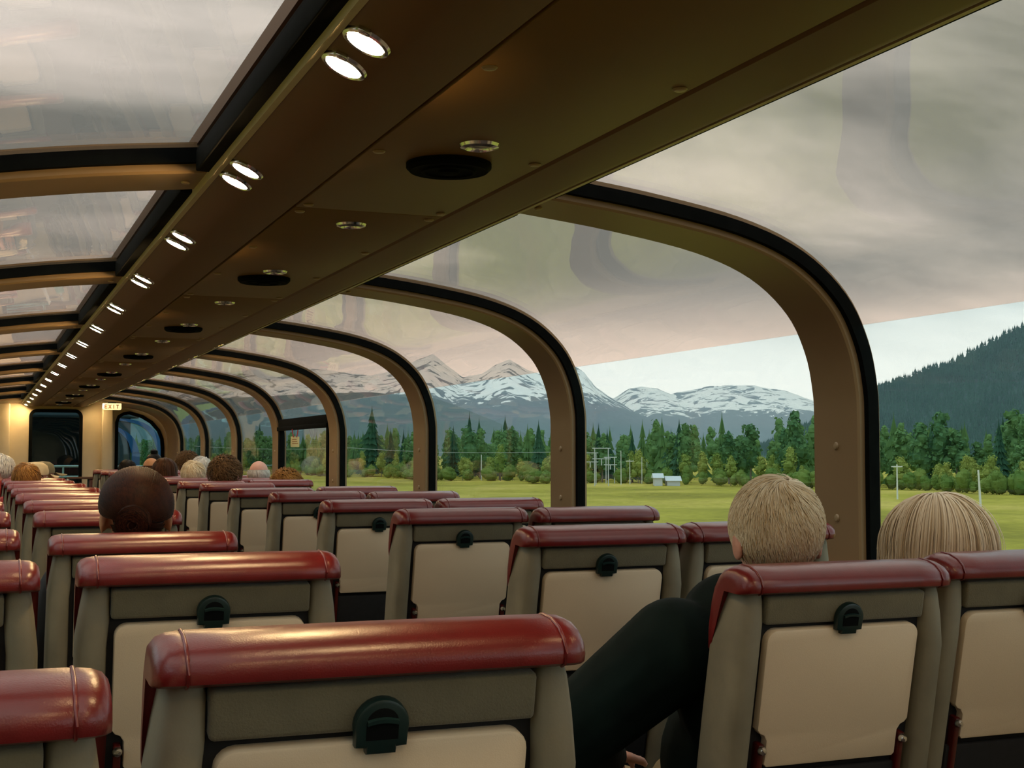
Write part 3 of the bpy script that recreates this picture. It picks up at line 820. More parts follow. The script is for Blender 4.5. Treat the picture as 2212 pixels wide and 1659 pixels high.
# fair-haired man, elbow out over the aisle
armsB = [dict(sh=(-.240, .215, .980), el=(-.395, .36, .80), wr=(-.20, .58, .69), hd=(.5, .8, -.1)), dict(sh=(.165, .225, 1.0), el=(.215, .34, .755), wr=(.10, .55, .675), hd=(-.35, .9, -.1))]
mB = person_meshes('man', .006, arms=armsB, hrot=(R(-4), 0, R(-10)), bulk=.022)
hB = hair_mesh('hair', 'short', 5200, 4, .0030, .060, .009, scale=(1.0, 1.0, 1.02), segs=6)
pB = dressed('fair-haired older man in a dark green-black jacket, elbow out in the aisle', (1.512, YR0 + .01, -.008), 0, mB, SK2, C_dark, C_khaki, hB, H_fair, 'jacket')
# folds and collar of the jacket, a paper in his lap
mobj('collar', loft_mesh('collar', [[(r * math.cos(a) * 1.0, .210 + r * .92 * math.sin(a), z) for a in np.linspace(0, 2 * math.pi, 20, endpoint=False)] for r, z in ((.092, 1.045), (.086, 1.085), (.080, 1.098), (.074, 1.092), (.074, 1.04))], ang=50), C_dark, pB)
# long-haired blonde woman
mC = person_meshes('woman', .008, female=True, hrot=(R(-4), 0, R(2)), hc=(0, .225, 1.125))
hC = hair_mesh('hair', 'long', 4600, 9, .0034, .27, .042, scale=(0.98, 1.02, 1.0), segs=12)
dressed('woman with straight grey-blonde shoulder-length hair seated at the window', (1.955, YR0 + .06, 0), 0, mC, SK1, C_grey, C_blue, hC, H_blonde)
# woman with the bun
mA = person_meshes('bun_woman', .008, female=True, hrot=(R(2), 0, R(0)))
hA = hair_mesh('hair', 'bun', 4200, 12, .0030, .20, .010, scale=(1.08, 1.02, 1.04), segs=9)
dressed('woman with dark red-brown hair wound in a low bun', (.392, YL0 + 2 * PS + .03, 0), 0, mA, SK3, C_black, C_blue, hA, H_dark)

# far passengers share two bodies
fM = person_meshes('far_man', .011); fML = person_meshes('far_man', .011, hrot=(0, 0, R(65))); fMR = person_meshes('far_man', .011, hrot=(0, 0, R(-65))); fW = person_meshes('far_woman', .011, female=True)
FH = dict(short=hair_mesh('hair', 'short', 900, 21, .006, .05, .012), curly=hair_mesh('hair', 'curly', 1100, 22, .006, .06, .026, scale=(1.08, 1.05, 1.05)), bald=hair_mesh('hair', 'bald', 500, 23, .006, .04, .008),
          long=hair_mesh('hair', 'long', 900, 24, .008, .36, .026, scale=(1.08, 1.04, 1.0), segs=8), bun=hair_mesh('hair', 'bun', 700, 25, .006, .20, .010, segs=6))
def yrow(k): return YR0 + PS * k + .02
def yl(k): return YL0 + PS * k + .02
dressed('bald pink-headed man with a white fringe of hair by the window', (2.03, yrow(8), 0), R(-8), fM, SK2, C_grey, C_khaki, FH['bald'], H_white)
dressed('person with loose ginger hair slumped low in the window seat', (2.06, yrow(7), -.085), 0, fW, SK1, C_brown, C_blue, FH['curly'], H_ginger)
dressed('man with thick curly brown hair in the aisle seat', (1.575, yrow(7), .01), R(-12), fM, SK2, C_blue, C_khaki, FH['curly'], H_brown)
dressed('man with short blond-grey hair in front of the curly-haired man', (1.50, yrow(8), -.01), R(-14), fM, SK2, C_blue, C_khaki, FH['short'], H_fair)
dressed('white-haired passenger beyond the curly-haired man', (1.965, yrow(10), .02), R(10), fM, SK1, C_grey, C_blue, FH['short'], H_white)
dressed('passenger with grey-brown hair in front of the white-haired one', (2.02, yrow(11), .05), R(20), fM, SK1, C_brown, C_blue, FH['curly'], H_brown)
dressed('woman with long straight dark brown hair in an aisle seat', (1.465, yrow(9), .01), 0, fW, SK1, C_brown, C_blue, FH['long'], H_dbrown)
dressed('tan bald man in front of the long brown-haired woman', (1.455, yrow(10), .02), R(-5), fM, SK3, C_grey, C_khaki, FH['bald'], H_dbrown)
pt = dressed('woman with a dark topknot near the end window', (1.90, yrow(13) + .3, .055), 0, fW, SK3, C_black, C_black, FH['bun'], H_black)
mobj('topknot', lathe('topknot', [(.0001, 0), (.03, .004), (.045, .03), (.04, .058), (.02, .07), (.0001, .072)], 14), H_black, pt).location = (0, .205, 1.285)
dressed('passenger with black hair at the far end aisle seat', (1.47, yrow(12), -.02), 0, fW, SK3, C_black, C_black, FH['short'], H_black)
dressed('man with cropped ginger-brown hair in the far-side aisle seat', (.31, yl(8), -.02), 0, fM, SK2, C_red, C_khaki, FH['short'], H_ginger)
pg = dressed('grey-haired man with dark glasses turned to the far-side window', (.17, yl(9), .045), R(8), fML, SK2, C_red, C_blue, FH['short'], H_white)
gf = mobj('glasses', tube('glasses', [(-.086, -.01, .012), (-.084, .07, .010), (-.045, .105, .006), (.045, .105, .006), (.084, .07, .010), (.086, -.01, .012)], .0042, 6), M_black, pg); gf.location = fML['hc']; gf.rotation_euler = (0, 0, R(65))
def cap(parent, m, brim, hz):
    c = mobj('cap', lathe('cap', [(.088, 0), (.090, .03), (.080, .07), (.05, .094), (.0001, .10)], 20), m, parent); c.location = (0, .218, 1.205); c.rotation_euler = (0, 0, hz); c.scale = (.98, 1.14, 1)
    mobj('brim', loft_mesh('brim', [[(x, .07 + math.sqrt(max(0, 1 - (x / .085) ** 2)) * brim * t + .02, .004 - .018 * t + .006 * (x / .08) ** 2 * -2 + dz) for x in np.linspace(-.08, .08, 9)] for t, dz in ((0, .003), (1, .003), (1, -.002), (0, -.002))], closed=False, caps=False, ang=60), m, c)
C_cap1 = mat('pale_tan_cap', (0.62, 0.50, 0.30), 0.8); C_cap2 = mat('olive_cap', (0.22, 0.19, 0.11), 0.8)
p1 = dressed('passenger in a pale tan cap turned toward the aisle', (.375, yl(9), -.01), R(-8), fMR, SK2, C_brown, C_blue, FH['bald'], H_brown); cap(p1, C_cap1, .07, R(-65))
p2 = dressed('passenger in an olive cap with a long brim near the end door', (.455, yl(10), -.01), R(-12), fMR, SK2, C_grey, C_blue, FH['bald'], H_dbrown); cap(p2, C_cap2, .09, R(-65))

# small stand with a spray bottle near the end door
st = empty('service_stand', (1.34, 17.7, 0), label='narrow dark red stand with flat top by the end door', cat='stand')
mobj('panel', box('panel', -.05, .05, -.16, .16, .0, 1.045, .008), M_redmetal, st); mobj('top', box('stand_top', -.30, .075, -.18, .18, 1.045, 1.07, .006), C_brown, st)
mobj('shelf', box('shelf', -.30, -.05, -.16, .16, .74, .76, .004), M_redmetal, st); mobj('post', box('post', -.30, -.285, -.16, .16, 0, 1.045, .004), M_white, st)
M_teal = mat('teal_bottle', (0.10, 0.42, 0.33), 0.25, var=0.1)
bo = empty('spray_bottle', (1.34 - .15, 17.62, .76), label='teal spray bottle on the red stand shelf', cat='bottle')
mobj('bottle_body', lathe('bottle_body', [(.0001, 0), (.045, 0), (.048, .02), (.046, .13), (.02, .175), (.014, .185), (.0001, .185)], 18), M_teal, bo)
mobj('spray_head', box('spray_head', -.012, .012, -.055, .03, .185, .235, .005), M_white, bo)

# ------------------------------------------------------------------ next coach and platform beyond the end wall
M_navy = mat('dark_coach_end', (0.012, 0.022, 0.030), 0.35, var=0.3); M_bluecoach = mat('blue_coach_paint', (0.02, 0.10, 0.27), 0.35, var=0.08)
nx = empty('train_car', (CX, YEND + 1.25, -.12), label='dark end of the next coach with blue arch frame seen through end windows', cat='train car')
mobj('end_wall', box('end_wall', -1.42, 1.09, 0, .08, 0, 2.2, .02), M_navy, nx)
mobj('end_door', box('end_door', -.42, .42, -.03, .0, .05, 2.0, .02), M_black, nx)
for s in (-1, 1): mobj('door_post', box('door_post', s * .47 - .018, s * .47 + .018, -.06, .0, .0, 2.1, .008), M_seatframe, nx)
prof = [(1.16, 0.0), (1.16, 1.35), (1.15, 1.50), (1.10, 1.66), (1.0, 1.78), (.86, 1.86)]
mobj('arch_frame', loft_mesh('arch_frame', [[(x - .055, -.03, z), (x + .055, -.03, z), (x + .055, .06, z), (x - .055, .06, z)] for x, z in catmull(prof, 4)], ang=50), M_bluecoach, nx)
prof2 = [(1.50, 0.0), (1.50, 1.40), (1.485, 1.58), (1.43, 1.72), (1.30, 1.86), (1.08, 1.94), (.6, 2.0), (0, 2.02)]
mobj('outer_frame', loft_mesh('outer_frame', [[(x - .04, -.03, z), (x + .04, -.03, z + .03), (x + .04, .10, z + .03), (x - .04, .10, z)] for x, z in catmull(prof2, 4)], ang=50), M_bluecoach, nx)
mobj('roof_hood', box('roof_hood', -1.2, 1.2, -.05, .1, 1.99, 2.06, .02), M_navy, nx)
rl = empty('platform_railing', (CX, YEND + .55, 0), label='white tube railing outside the end door window', cat='railing')
for z in (Zr(-.160), Zr(-.305), Zr(-.455)): mobj('rail', tube('rail', [(-.52, 0, z), (.56, 0, z)], .015, 8), M_white, rl)
for x in (-.52, .13, .56): mobj('post', tube('post', [(x, .0, 0), (x, .0, Zr(-.15))], .013, 8), M_white, rl)
rl2 = empty('platform_railing', (CX + .62, YEND + .55, 0), label='white tube railing outside the rounded end window', cat='railing')
for z in (Zr(-.165), Zr(-.45)): mobj('rail', tube('rail', [(0, 0, z), (.60, 0, z)], .015, 8), M_white, rl2)
for x in (0.0, .60): mobj('post', tube('post', [(x, 0, 0), (x, 0, Zr(-.15))], .013, 8), M_white, rl2)

# ------------------------------------------------------------------ landscape
GZ = CAMZ - 5.5
CT, ST = math.cos(YAW), math.sin(YAW)
def VW(a, d): return (a * CT + d * ST, -a * ST + d * CT)     # lateral / depth as seen on the map -> world x, y
def fbm(x, y, oct=5, seed=0, ridged=False):
    rs = np.random.RandomState(seed); tot = np.zeros_like(x); amp = 1.0; nrm = 0
    for o in range(oct):
        T = rs.rand(256, 256); fx = x * 2 ** o + 17.3 * o; fy = y * 2 ** o + 9.1 * o
        ix = np.floor(fx).astype(int); iy = np.floor(fy).astype(int); u = fx - ix; v = fy - iy; u = u * u * (3 - 2 * u); v = v * v * (3 - 2 * v)
        g = lambda a, b: T[a % 256, b % 256]
        n = (g(ix, iy) * (1 - u) + g(ix + 1, iy) * u) * (1 - v) + (g(ix, iy + 1) * (1 - u) + g(ix + 1, iy + 1) * u) * v
        if ridged: n = 1 - np.abs(2 * n - 1)
        tot += n * amp; nrm += amp; amp *= .5
    return tot / nrm
def mountain(name, ctrl, D, front, back, na, nd, noise_amp, seed, mt, gully=1.0, jag=.02, **k):
    xs = np.array([c[0] for c in ctrl], float); ys = np.array([c[1] for c in ctrl], float)
    A = (xs - 1106) / FPX * D; H = (982 - ys) / FPX * D + (CAMZ - GZ)
    a = np.linspace(A[0], A[-1], na); hr = np.interp(a, A, H)
    hr = hr + (fbm(a / D * 60, a * 0, 4, seed + 5) - .5) * jag * D * .12
    t = np.concatenate([-np.linspace(1, 0, nd) ** 1.0, np.linspace(0, 1, max(3, nd // 4))[1:]])
    V = []
    for tt in t:
        d = D + (front if tt < 0 else back) * tt
        s = 1 - abs(tt)
        sh = s ** 1.15 if tt < 0 else s
        nz = fbm(a / D * 26 * gully + .6 * tt * 3, np.full_like(a, tt * 2.2 + 3), 5, seed, True) - .5
        h = hr * sh + nz * noise_amp * 4 * s * (1 - s) * np.maximum(hr, 0)
        for i in range(na):
            x, y = VW(a[i], d); V.append((x, y, GZ - 4 + max(0.0, h[i])))
    F = []
    for r in range(len(t) - 1):
        for i in range(na - 1):
            b = r * na + i; F.append((b, b + 1, b + na + 1, b + na))
    me = pydata(name, V, F, True, 70)
    return mobj(name, me, mt, None, **k)

def mountain_mat(name, rock, green, snow_lo, snow_hi, snow=True, thr=.5):
    m = bpy.data.materials.new(name); m.use_nodes = True; nt = m.node_tree; p = nt.nodes['Principled BSDF']; N = nt.nodes.new; L = nt.links.new
    p.inputs['Roughness'].default_value = .9; p.inputs['Specular IOR Level'].default_value = .1
    ge = N('ShaderNodeNewGeometry'); sp = N('ShaderNodeSeparateXYZ'); L(ge.outputs['Position'], sp.inputs[0])
    mp = N('ShaderNodeMapping'); mp.inputs['Scale'].default_value = (1, 1, .35); L(ge.outputs['Position'], mp.inputs[0])
    n1 = N('ShaderNodeTexNoise'); n1.inputs['Scale'].default_value = .0068; n1.inputs['Detail'].default_value = 7; n1.inputs['Roughness'].default_value = .62; n1.inputs['Distortion'].default_value = 1.2; L(mp.outputs[0], n1.inputs['Vector'])
    n2 = N('ShaderNodeTexNoise'); n2.inputs['Scale'].default_value = .02; n2.inputs['Detail'].default_value = 4; L(ge.outputs['Position'], n2.inputs['Vector'])
    rk = N('ShaderNodeMixRGB'); rk.inputs[1].default_value = (*green, 1); rk.inputs[2].default_value = (*rock, 1)
    h1 = N('ShaderNodeMapRange'); h1.inputs['From Min'].default_value = snow_lo * .75; h1.inputs['From Max'].default_value = snow_lo * 1.15; L(sp.outputs['Z'], h1.inputs['Value']); L(h1.outputs[0], rk.inputs[0])
    vv = N('ShaderNodeMixRGB'); vv.blend_type = 'MULTIPLY'; vv.inputs[0].default_value = .6; L(rk.outputs[0], vv.inputs[1]); L(n2.outputs['Fac'], vv.inputs[2])
    if snow:
        h2 = N('ShaderNodeMapRange'); h2.inputs['From Min'].default_value = snow_lo; h2.inputs['From Max'].default_value = snow_hi; h2.inputs['To Min'].default_value = -.30; h2.inputs['To Max'].default_value = .04; L(sp.outputs['Z'], h2.inputs['Value'])
        ad = N('ShaderNodeMath'); ad.operation = 'ADD'; L(h2.outputs[0], ad.inputs[0]); L(n1.outputs['Fac'], ad.inputs[1])
        st_ = N('ShaderNodeMapRange'); st_.inputs['From Min'].default_value = thr - .008; st_.inputs['From Max'].default_value = thr + .012; L(ad.outputs[0], st_.inputs['Value'])
        mx = N('ShaderNodeMixRGB'); mx.inputs[2].default_value = (.95, .96, .97, 1); L(st_.outputs[0], mx.inputs[0]); L(vv.outputs[0], mx.inputs[1]); L(mx.outputs[0], p.inputs['Base Color'])
    else: L(vv.outputs[0], p.inputs['Base Color'])
    MATS[name] = m; return m

def ground_mat():
    m = bpy.data.materials.new('meadow_grass'); m.use_nodes = True; nt = m.node_tree; p = nt.nodes['Principled BSDF']; N = nt.nodes.new; L = nt.links.new
    p.inputs['Roughness'].default_value = .95; p.inputs['Specular IOR Level'].default_value = .1
    ge = N('ShaderNodeNewGeometry')
    n1 = N('ShaderNodeTexNoise'); n1.inputs['Scale'].default_value = .035; n1.inputs['Detail'].default_value = 6; n1.inputs['Roughness'].default_value = .6; L(ge.outputs['Position'], n1.inputs['Vector'])
    cr = N('ShaderNodeValToRGB'); e = cr.color_ramp.elements; e[0].position = .32; e[0].color = (.20, .175, .024, 1); e[1].position = .70; e[1].color = (.50, .38, .095, 1); q = e.new(.5); q.color = (.33, .285, .038, 1)
    L(n1.outputs['Fac'], cr.inputs[0])
    n2 = N('ShaderNodeTexNoise'); n2.inputs['Scale'].default_value = .9; n2.inputs['Detail'].default_value = 5; n2.inputs['Roughness'].default_value = .7; L(ge.outputs['Position'], n2.inputs['Vector'])
    mx = N('ShaderNodeMixRGB'); mx.blend_type = 'OVERLAY'; mx.inputs[0].default_value = .55; L(cr.outputs[0], mx.inputs[1]); L(n2.outputs['Fac'], mx.inputs[2]); L(mx.outputs[0], p.inputs['Base Color'])
    return m
# ground: fine patch nearby, wide plain beyond
gx = np.concatenate([[-20000, -3000, -600], np.linspace(-200, 420, 125), [900, 3000, 20000]]); gy = np.concatenate([[-20000, -1500, -300], np.linspace(-80, 520, 121), [1200, 3500, 30000]])
GXX, GYY = np.meshgrid(gx, gy); hz = (fbm(GXX / 14, GYY / 14, 4, 3) - .5) * .9
hz = np.where((GXX > -190) & (GXX < 410) & (GYY > -70) & (GYY < 510), hz, 0.0)
GV = [(float(x), float(y), GZ + float(h)) for x, y, h in zip(GXX.ravel(), GYY.ravel(), hz.ravel())]
nxg = len(gx); GF = [(r * nxg + c, r * nxg + c + 1, (r + 1) * nxg + c + 1, (r + 1) * nxg + c) for r in range(len(gy) - 1) for c in range(nxg - 1)]
mobj('meadow_ground', pydata('meadow_ground', GV, GF), ground_mat(), None, kind='structure')

MM1 = mountain_mat('snowy_rock_near_range', (.10, .135, .16), (.05, .11, .125), 180, 380, thr=.485)  # blue of distant haze is mixed into these rock and slope colours
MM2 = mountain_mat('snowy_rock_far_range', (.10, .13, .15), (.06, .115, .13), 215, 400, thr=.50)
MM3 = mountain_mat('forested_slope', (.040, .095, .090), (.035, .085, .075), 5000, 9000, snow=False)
mountain('snow_mountain', [(150, 860), (400, 815), (600, 790), (720, 800), (800, 812), (860, 795), (900, 776), (935, 764), (960, 786), (1000, 815), (1040, 806), (1070, 786), (1100, 774), (1140, 798), (1180, 812), (1215, 800), (1242, 790), (1262, 802), (1285, 832), (1320, 858), (1370, 888), (1420, 908), (1500, 938), (1600, 968), (1700, 985)], 9000, 2600, 2500, 420, 90, .16, 11, MM1, label='tall snow-streaked mountain with sharp peaks and bare lower slope tinted haze blue', cat='mountain')
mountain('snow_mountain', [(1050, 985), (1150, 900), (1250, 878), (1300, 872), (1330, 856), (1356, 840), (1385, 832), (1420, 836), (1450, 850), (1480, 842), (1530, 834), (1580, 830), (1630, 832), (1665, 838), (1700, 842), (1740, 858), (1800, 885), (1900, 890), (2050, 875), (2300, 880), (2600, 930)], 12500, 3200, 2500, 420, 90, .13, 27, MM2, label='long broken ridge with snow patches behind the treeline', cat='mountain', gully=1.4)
mountain('forested_mountain', [(100, 872), (400, 862), (600, 852), (735, 847), (800, 846), (860, 850), (920, 852), (960, 866), (1020, 888), (1100, 922), (1170, 948), (1260, 968), (1400, 985)], 6000, 1700, 1800, 220, 40, .10, 41, MM3, label='haze-blue tinted forested mountain shoulder sloping down behind the trees', cat='mountain', jag=.012)
HILL = [(1480, 992), (1600, 975), (1650, 968), (1700, 955), (1760, 912), (1815, 880), (1870, 850), (1950, 815), (2010, 795), (2060, 780), (2130, 742), (2212, 700), (2350, 650), (2600, 610), (3000, 620)]
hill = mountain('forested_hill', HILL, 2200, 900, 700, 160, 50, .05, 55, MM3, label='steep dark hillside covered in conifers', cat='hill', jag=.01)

# ------------------------------------------------------------------ trees
def foliage_mat(name, c0, c1, sc_=.6):
    m = bpy.data.materials.new(name); m.use_nodes = True; nt = m.node_tree; p = nt.nodes['Principled BSDF']; N = nt.nodes.new; L = nt.links.new
    p.inputs['Roughness'].default_value = .8; p.inputs['Specular IOR Level'].default_value = .2
    ge = N('ShaderNodeNewGeometry'); n = N('ShaderNodeTexNoise'); n.inputs['Scale'].default_value = sc_; n.inputs['Detail'].default_value = 3; L(ge.outputs['Position'], n.inputs['Vector'])
    oi = N('ShaderNodeObjectInfo'); ad = N('ShaderNodeMath'); ad.operation = 'MULTIPLY_ADD'; ad.inputs[1].default_value = .5; L(oi.outputs['Random'], ad.inputs[0])
    mu = N('ShaderNodeMath'); mu.operation = 'MULTIPLY_ADD'; mu.inputs[1].default_value = 1.2; mu.inputs[2].default_value = -.35; L(n.outputs['Fac'], mu.inputs[0]); L(mu.outputs[0], ad.inputs[2])
    cr = N('ShaderNodeValToRGB'); cr.color_ramp.elements[0].color = (*c0, 1); cr.color_ramp.elements[1].color = (*c1, 1); L(ad.outputs[0], cr.inputs[0]); L(cr.outputs[0], p.inputs['Base Color'])
    tr = N('ShaderNodeBsdfTranslucent'); L(cr.outputs[0], tr.inputs[0]); mx = N('ShaderNodeMixShader'); mx.inputs[0].default_value = .25
    L(p.outputs[0], mx.inputs[1]); L(tr.outputs[0], mx.inputs[2]); L(mx.outputs[0], nt.nodes['Material Output'].inputs[0])
    MATS[name] = m; return m
F_dark = foliage_mat('spruce_needles', (.022, .080, .052), (.060, .145, .075)); F_mid = foliage_mat('cottonwood_leaves', (.055, .150, .070), (.16, .28, .085))
F_light = foliage_mat('birch_leaves', (.16, .25, .05), (.36, .38, .09)); F_bush = foliage_mat('willow_shrub_leaves', (.08, .17, .035), (.22, .28, .06)); F_hill = foliage_mat('hill_conifers', (.026, .095, .085), (.095, .21, .16), .02)  # hill conifers carry some haze blue in their leaf colour
M_bark = mat('grey_bark', (.16, .14, .11), .9, var=.3); 
def crown_deciduous(seed, h, w, n=330):
    rg = np.random.RandomState(seed); V, F = [], []
    lobes = []
    for i in range(9):
        z = h * (.32 + .60 * (i / 8)); rr = w * (.62 - .40 * abs(i / 8 - .35)); a = rg.rand() * 6.28; o = w * .42 * rg.rand() * (1 - i / 11)
        lobes.append((np.array([o * math.cos(a), o * math.sin(a), z]), np.array([rr * .72, rr * .72, rr * .80])))
    for c, r in lobes:
        b = len(V); nu, nv = 8, 5
        for i in range(nv + 1):
            for j in range(nu):
                al = math.pi * i / nv; be = 2 * math.pi * j / nu; k = .78 * (1 + .25 * (rg.rand() - .5))
                V.append(tuple(c + r * k * np.array([math.sin(al) * math.cos(be), math.sin(al) * math.sin(be), math.cos(al)])))
        for i in range(nv):
            for j in range(nu): F.append((b + i * nu + j, b + i * nu + (j + 1) % nu, b + (i + 1) * nu + (j + 1) % nu, b + (i + 1) * nu + j))
    for q in range(n):
        c, r = lobes[rg.randint(len(lobes))]; d = rg.normal(size=3); d /= np.linalg.norm(d); p = c + r * d * (.85 + .35 * rg.rand())
        u = rg.normal(size=3); u -= d * u.dot(d) * .6; u /= np.linalg.norm(u); v = np.cross(d + .5 * rg.normal(size=3), u); v /= np.linalg.norm(v) + 1e-6; s = h * .022 * (1 + rg.rand()); b = len(V)
        V += [tuple(p - u * s), tuple(p - v * s * .8 + d * s * .2), tuple(p + u * s), tuple(p + v * s * .8 + d * s * .2)]; F.append((b, b + 1, b + 2, b + 3))
    return pydata('crown', V, F, False)
def crown_conifer(seed, h, w, tiers=11):
    rg = np.random.RandomState(seed); V, F = [], []
    for i in range(tiers):
        t = i / (tiers - 1); z1 = h * (.10 + .82 * t) + h * max(.10, 1.05 / tiers); z0 = h * (.06 + .82 * t) - h * (.035 if tiers > 5 else .06); r = w * (1 - t) ** .85 * (.85 + .3 * rg.rand()) + w * .06; n = 11; b = len(V); V.append((0, 0, min(z1, h)))
        for j in range(n * 2):
            a = math.pi * j / n + rg.rand() * .15; rr = r * (1.0 if j % 2 == 0 else .55) * (.8 + .4 * rg.rand()); V.append((rr * math.cos(a), rr * math.sin(a), z0 + (.0 if j % 2 == 0 else h * .03) - rg.rand() * h * .015))
        for j in range(n * 2): F.append((b, b + 1 + j, b + 1 + (j + 1) % (n * 2)))
    return pydata('crown', V, F, False)
DEC = [crown_deciduous(i, 10, 3.0 + .35 * (i % 3)) for i in range(5)]; CON = [crown_conifer(20 + i, 11, 1.9 + .3 * (i % 3)) for i in range(4)]
LGT = [crown_deciduous(40 + i, 6.5, 2.1 + .2 * i, 260) for i in range(3)]; BSH = [crown_deciduous(60 + i, 2.8, 2.6 + .5 * i, 300) for i in range(3)]
TRK = loft_mesh('trunk', tube_rings([(0, 0, -.3), (.05, 0, 3), (0, .05, 7.5)], [.17, .13, .05], 7)); TRS = loft_mesh('trunk', tube_rings([(0, 0, -.3), (.03, 0, 2), (0, .03, 4.5)], [.10, .07, .03], 6))
trnd = random.Random(11)
P2 = Vector((131, 163)); DL = Vector((-48, 159)).normalized(); NL = Vector((DL.y, -DL.x))    # NL points away from the railway
def tl(s, o): p = P2 + DL * s + NL * o; return p
def tree(name, s, o, me, mt, trk, scl, label, cat, group):
    p = tl(s, o); t = empty(name, (p.x, p.y, GZ + .1), trnd.uniform(0, 6.28), label=label, cat=cat, group=group); q = scl * trnd.uniform(.82, 1.18); t.scale = (scl * trnd.uniform(.9, 1.25), scl * trnd.uniform(.9, 1.25), q)
    mobj('crown', me, mt, t)
    if trk: mobj('trunk', trk, M_bark, t)
def edge(s): return 5 * math.sin(s * .045) + 3 * math.sin(s * .13 + 1)
n = 0
s = -45.0
while s < 420:                                   # tall back row
    con = trnd.random() < (.50 if 60 < s < 150 else .22)
    hs = trnd.uniform(.80, 1.12) * (1.0 + .10 * math.sin(s * .06))
    if con: tree('spruce_tree', s, 16 + edge(s) + trnd.uniform(-4, 8), trnd.choice(CON), F_dark, TRK, hs * 1.10, 'pointed dark spruce standing in the treeline beyond the meadow', 'tree', 'spruces in the treeline')
    else: tree('broadleaf_tree', s, 14 + edge(s) + trnd.uniform(-4, 9), trnd.choice(DEC), F_mid, TRK, hs, 'tall mid-green broadleaf tree in the treeline beyond the meadow', 'tree', 'tall broadleaf trees in the treeline')
    s += trnd.uniform(1.5, 3.2) * (1 + max(0, s) / 320)
s = -45.0
while s < 300:                                   # pale young trees in front
    tree('young_birch', s, 4 + edge(s) + trnd.uniform(-3, 4), trnd.choice(LGT), F_light if trnd.random() < .6 else F_bush, TRS, trnd.uniform(.55, 1.0), 'pale yellow-green young tree at the edge of the meadow', 'tree', 'young trees at the meadow edge'); s += trnd.uniform(1.5, 4.5) * (1 + max(0, s) / 250)
s = -45.0
while s < 320:                                   # low willow scrub
    tree('willow_shrub', s, -1 + edge(s) + trnd.uniform(-2, 3), trnd.choice(BSH), F_bush, None, trnd.uniform(.55, 1.0), 'low rounded green shrub along the meadow edge', 'shrub', 'shrubs at the meadow edge'); s += trnd.uniform(1.0, 2.4) * (1 + max(0, s) / 250)
tree('spruce_tree', 171.5, 12, CON[1], F_dark, TRK, 1.8, 'single tall dark spruce rising high above the treeline', 'tree', 'spruces in the treeline')

def forest(name, pts, mt, mesh_list, label, cat):
    """uncountable background woodland: one joined mesh"""
    V, F = [], []
    dat = []
    for me in mesh_list: dat.append((np.array([v.co[:] for v in me.vertices]), [tuple(p.vertices) for p in me.polygons]))
    for (x, y, z, sx, sz, k, a) in pts:
        v, f = dat[k % len(dat)]; c, s_ = math.cos(a), math.sin(a); b = len(V)
        q = np.stack([x + sx * (v[:, 0] * c - v[:, 1] * s_), y + sx * (v[:, 0] * s_ + v[:, 1] * c), z + sz * v[:, 2]], 1); V += q.tolist(); F += [tuple(i + b for i in t_) for t_ in f]
    return mobj(name, pydata(name, V, F, False), mt, None, label=label, cat=cat, kind='stuff')
fr = random.Random(5); pts = []
LOWD = [crown_deciduous(80 + i, 10, 3.2, 60) for i in range(3)]; LOWC = [crown_conifer(90 + i, 11, 2.0, 6) for i in range(3)]
for i in range(560):
    s = fr.uniform(-70, 620); o = fr.uniform(26, 75); p = tl(s, o); g = fr.uniform(.85, 1.2)
    pts.append((p.x, p.y, GZ, g, g * fr.uniform(.9, 1.15), fr.randint(0, 5), fr.uniform(0, 6.28)))
for i in range(220):
    s = fr.uniform(400, 1500); o = fr.uniform(-12, 40); p = tl(s, o); g = fr.uniform(.9, 1.3)
    pts.append((p.x, p.y, GZ, g, g * fr.uniform(.9, 1.15), fr.randint(0, 5), fr.uniform(0, 6.28)))
for i in range(420):                            # unseen woods added across the line to darken reflections in the glass
    g = fr.uniform(.9, 1.3); pts.append((fr.uniform(-46, -14), fr.uniform(-60, 260), GZ, g, g * fr.uniform(.9, 1.2), fr.randint(0, 5), fr.uniform(0, 6.28)))
forest('woodland', pts, F_mid, LOWD + LOWC, 'deep mixed woodland filling in behind the treeline, with added unseen woods opposite', 'forest')
# conifers on the hill follow its surface
hm = hill.data; cone = [crown_conifer(70 + i, 13, 2.6, 3) for i in range(2)]
hp = []; co = np.array([v.co[:] for v in hm.vertices])
for f in hm.polygons:
    if f.index // 159 > 56: continue
    vs = [co[i] for i in f.vertices]
    for q in range(2 if f.index // 159 < 42 else 4):
        u, v = fr.random(), fr.random(); p = (vs[0] * (1 - u) + vs[1] * u) * (1 - v) + (vs[3] * (1 - u) + vs[2] * u) * v; g = fr.uniform(.55, 1.35)
        if p[2] > GZ + 4: hp.append((p[0], p[1], p[2] - 1, g * 1.2, g, fr.randint(0, 1), fr.uniform(0, 6.28)))
forest('hillside_conifers', hp, F_hill, cone, 'dense dark conifers covering the steep hillside', 'forest')

